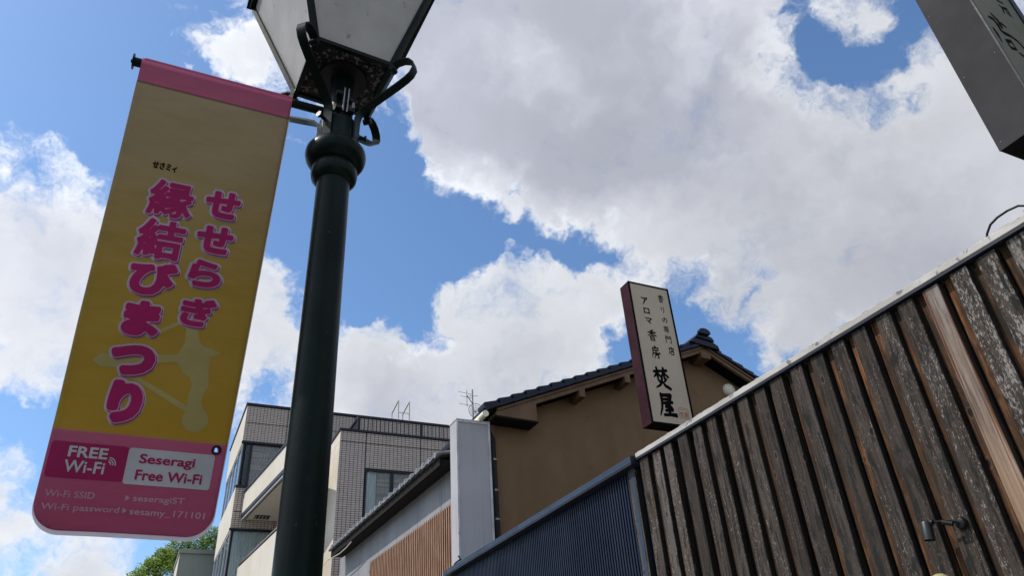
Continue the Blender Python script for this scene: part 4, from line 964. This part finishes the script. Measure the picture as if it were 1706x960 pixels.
for s_, z in ((-.022, 3.785), (.030, 3.785), (-.022, 3.865), (.030, 3.84)):
    c = cd_ * .060 + ce * s_ + Vector((0, 0, L(z))); MB().box(-.012, .012, -.012, .012, -.009, .009, Matrix.Translation(c)).build('nut', M_BLACKM, clamp, bevel=.002)
MB().tube([cd_ * .064 + ce * .036 + Vector((0, 0, L(3.80))), cd_ * .064 + ce * .036 + Vector((0, 0, L(3.85)))], .006, 8).build('nut', M_STEEL, clamp)
# banner arms
arm = MB().tube([(-.003, .0236, L(3.8296)), (-.757, .0417, L(3.8436))], .0175, 16).build('banner_arm', M_GREEN, lp, smooth=50)
MB().tube([(-.758, .0417, L(3.8436)), (-.7615, .0417, L(3.8436))], .030, 16).build('end_disc', M_BLACKM, arm)
MB().tube([(-.7618, .0417, L(3.8436)), (-.768, .0417, L(3.8436))], .007, 8).build('end_bolt', M_BLACKM, arm)

# ------------------------------------------------------------------ banner
BU, BV, BN = Vector((0.99956, -0.02384, -0.01834)), Vector((-0.0083, 0.3622, -0.9321)), None
BU.normalize(); BV = (BV - BU * BU.dot(BV)).normalized(); BN = BU.cross(BV)
bn = thing('banner', 'long pink and mustard cloth banner with Japanese lettering hanging from the lamp arm', 'banner', M=frame_matrix((-.359, 2.183, 3.855), BU, BV, BN))
def rip(u, v):
    k = min(1, v / .5); e = min(1, max(0, (v - .2) / 1.4))
    return (.0062 * math.sin(u * 8.5 + v * 2.6 + .5) + .0035 * math.sin(v * 5.5 - u * 3) + .0022 * math.sin(u * 23 + v * 6)) * k + .004 * e * math.sin(v * 11 + u * 9) + .0012 * math.sin(v * 30 - u * 17) * e
def bpl(u, v, dep): return (u, v, rip(u, v) - dep)
BW, BH = .545, 1.682
def sd_round(X, Y, x0, x1, y0, y1, r):
    cx_, cy_ = (x0 + x1) / 2, (y0 + y1) / 2; qx = abs(X - cx_) - (x1 - x0) / 2 + r; qy = abs(Y - cy_) - (y1 - y0) / 2 + r
    return np.hypot(np.maximum(qx, 0), np.maximum(qy, 0)) + np.minimum(np.maximum(qx, qy), 0) - r
def cut_sheet(name, sdf, box, cell, dep, mat, parent, thick=0.0, run=1, weld=True):
    xs = np.arange(box[0] - cell, box[1] + 2 * cell, cell); ys = np.arange(box[2] - cell, box[3] + 2 * cell, cell)
    X, Y = np.meshgrid(xs, ys); vs, fs = iso_mesh(sdf(X, Y), xs, ys, 0.0, lambda x, y: bpl(x, y, dep), run)
    me = bpy.data.meshes.new(name); me.from_pydata([tuple(v) for v in vs], [], fs); me.materials.append(mat)
    if weld:
        bm = bmesh.new(); bm.from_mesh(me); bmesh.ops.remove_doubles(bm, verts=bm.verts, dist=1e-5); bm.to_mesh(me); bm.free(); me.shade_smooth()
    o = bpy.data.objects.new(name, me); COL.objects.link(o); o.parent = parent
    if thick: md = o.modifiers.new('thickness', 'SOLIDIFY'); md.thickness = thick; md.offset = 0
    return o
def cloth_sdf(X, Y):
    d = sd_round(X, Y, 0, BW, -.3, BH, .085)
    d = np.maximum(d, -Y + 0.004)
    return np.maximum(d, .0095 - np.hypot(X - .512, Y - 1.385))
M_HEM = thin_mat('pale_hem_cloth', (0.55, 0.50, 0.58), 0.3)
cut_sheet('cloth', cloth_sdf, (0, BW, 0, BH), .013, 0, M_BANNER, bn, thick=.0012)
def hem_sdf(X, Y): return np.maximum(sd_round(X, Y, -.002, BW + .003, -.3, BH + .015, .088), -(sd_round(X, Y, .02, BW - .02, -.4, BH - .02, .08)) )
cut_sheet('hem', lambda X, Y: np.maximum(hem_sdf(X, Y), 0.09 - Y), (-.01, BW + .01, 0, BH + .02), .013, -.0025, M_HEM, bn)
# sleeve round the arm
MB().tube([(0.001, .021, .0205), (BW - .001, .021, .0205)], .0225, 20, caps=False).build('sleeve', surf('pink_sleeve_cloth', (.62, .13, .26), (.56, .11, .23), 4, rough=.7, bmp=.05), bn, smooth=60)
# eyelet
tb = MB(); tb.tube([(.512 + .0125 * math.cos(t * math.pi / 10), 1.385 + .0125 * math.sin(t * math.pi / 10), rip(.512, 1.385) - .002) for t in range(21)], .0042, 6, False)
tb.build('eyelet', M_BLACKM, bn, smooth=60)
# pale figure printed under the lettering
px_ = 0.001995 / 3.694 * 100
def sp_(pts): return [(u * 100 / .6, (v - .90) * 100 / .6, r * 0.00054 * 100 / .6) for u, v, r in pts]
sil = [sp_([(.349, .955, 32), (.363, 1.019, 45), (.376, 1.075, 95), (.385, 1.095, 92)]), sp_([(.402, 1.112, 62), (.418, 1.168, 48), (.410, 1.20, 44), (.408, 1.227, 40), (.420, 1.27, 55)]), sp_([(.423, 1.288, 78), (.424, 1.290, 78)]),
       sp_([(.075, 1.126, 12), (.10, 1.124, 42), (.14, 1.120, 44), (.20, 1.108, 36), (.281, 1.092, 26), (.35, 1.083, 26)]), sp_([(.40, 1.055, 50), (.432, 1.050, 26), (.468, 1.047, 2)]), sp_([(.240, 1.012, 12), (.30, .967, 13), (.33, .95, 13)]), sp_([(.20, 1.165, 14), (.30, 1.213, 16), (.40, 1.262, 18)])]
brush('printed_figure', sil, (0, .6, .90, 1.50), .0014, P_CREAMS, bn, cell=1.0, place=bpl)
# big lettering: halo, shade, pale edge, body
def bigch(ch, r, wt, k=1.0):
    letters('lettering', ch, r, [(wt + .072 * k, .0008, .0012, .0022, P_HALO), (wt + .030 * k, .0034, .0048, .0030, P_SHADE), (wt + .028 * k, 0, 0, .0038, P_PINK), (wt, 0, 0, .0046, P_MAG)], bn, 0.026, place=bpl)
for ch, r in (('せ', (.318, .425, .455, .548)), ('せ', (.313, .424, .592, .684)), ('ら', (.312, .408, .727, .815)), ('ぎ', (.311, .414, .866, .960))): bigch(ch, r, .052, 1.1)
for ch, r, w_ in (('縁', (.128, .266, .455, .584), .030), ('結', (.121, .264, .605, .742), .032), ('び', (.128, .262, .765, .875), .062), ('ま', (.140, .238, .912, 1.020), .068), ('つ', (.130, .248, 1.070, 1.155), .080), ('り', (.153, .235, 1.195, 1.315), .085)): bigch(ch, r, w_, 0.85)
letters('lettering', 'せさミィ', (.113, .193, .388, .414), [(.045, 0, 0, .0016, M_INK)], bn, 0.03, place=bpl)
# free wi-fi panels
def boxp(name, x0, x1, y0, y1, r, dep, mat, slant=0):
    def f(X, Y): return sd_round(X - slant * (Y - y0), Y, x0, x1, y0, y1, r)
    return cut_sheet(name, f, (x0 - .01, x1 + .01, y0, y1), .0082, dep, mat, bn, run=3, weld=False)
boxp('dark_panel', .008, .239, 1.402, 1.518, .010, .0014, P_DKPINK)
boxp('white_panel', .238, .512, 1.403, 1.523, .007, .0020, P_WHITE)
Wt = lambda w_: [(w_, 0, 0, .0030, P_WHITE)]
letters('lettering', 'FREE', (.064, .177, 1.415, 1.448), Wt(.026), bn, 0.03, place=bpl)
letters('lettering', 'Wi-Fi', (.060, .176, 1.460, 1.497), Wt(.018), bn, 0.03, place=bpl)
arcs = [[(50 + r * math.cos(R(a)) - 40, 50 + r * math.sin(R(a)) + 40, 5) for a in range(-85, 6, 15)] for r in (22, 42, 62)]
brush('wireless_mark', arcs, (.181, .216, 1.432, 1.467), .0030, P_WHITE, bn, cell=3, place=bpl)
letters('lettering', 'Seseragi', (.276, .450, 1.421, 1.460), [(.026, 0, 0, .0030, P_DKPINK)], bn, 0.03, place=bpl)
letters('lettering', 'Free Wi-Fi', (.273, .482, 1.474, 1.506), [(.026, 0, 0, .0030, P_DKPINK)], bn, 0.03, place=bpl)
for s_, r in (('Wi-Fi SSID', (.024, .166, 1.557, 1.578)), ('seseragiST', (.281, .441, 1.556, 1.582)), ('Wi-Fi password', (.022, .246, 1.599, 1.624)), ('sesamy_171101', (.279, .514, 1.599, 1.626))):
    letters('lettering', s_, r, [(.016, 0, 0, .0018, P_LPINK)], bn, 0.04, place=bpl)
for u, v in ((.257, 1.568), (.256, 1.609)):
    MB().add([bpl(u, v - .010, .0018), bpl(u + .014, v, .0018), bpl(u, v + .010, .0018)], [(0, 1, 2)]).build('arrow_mark', P_LPINK, bn)
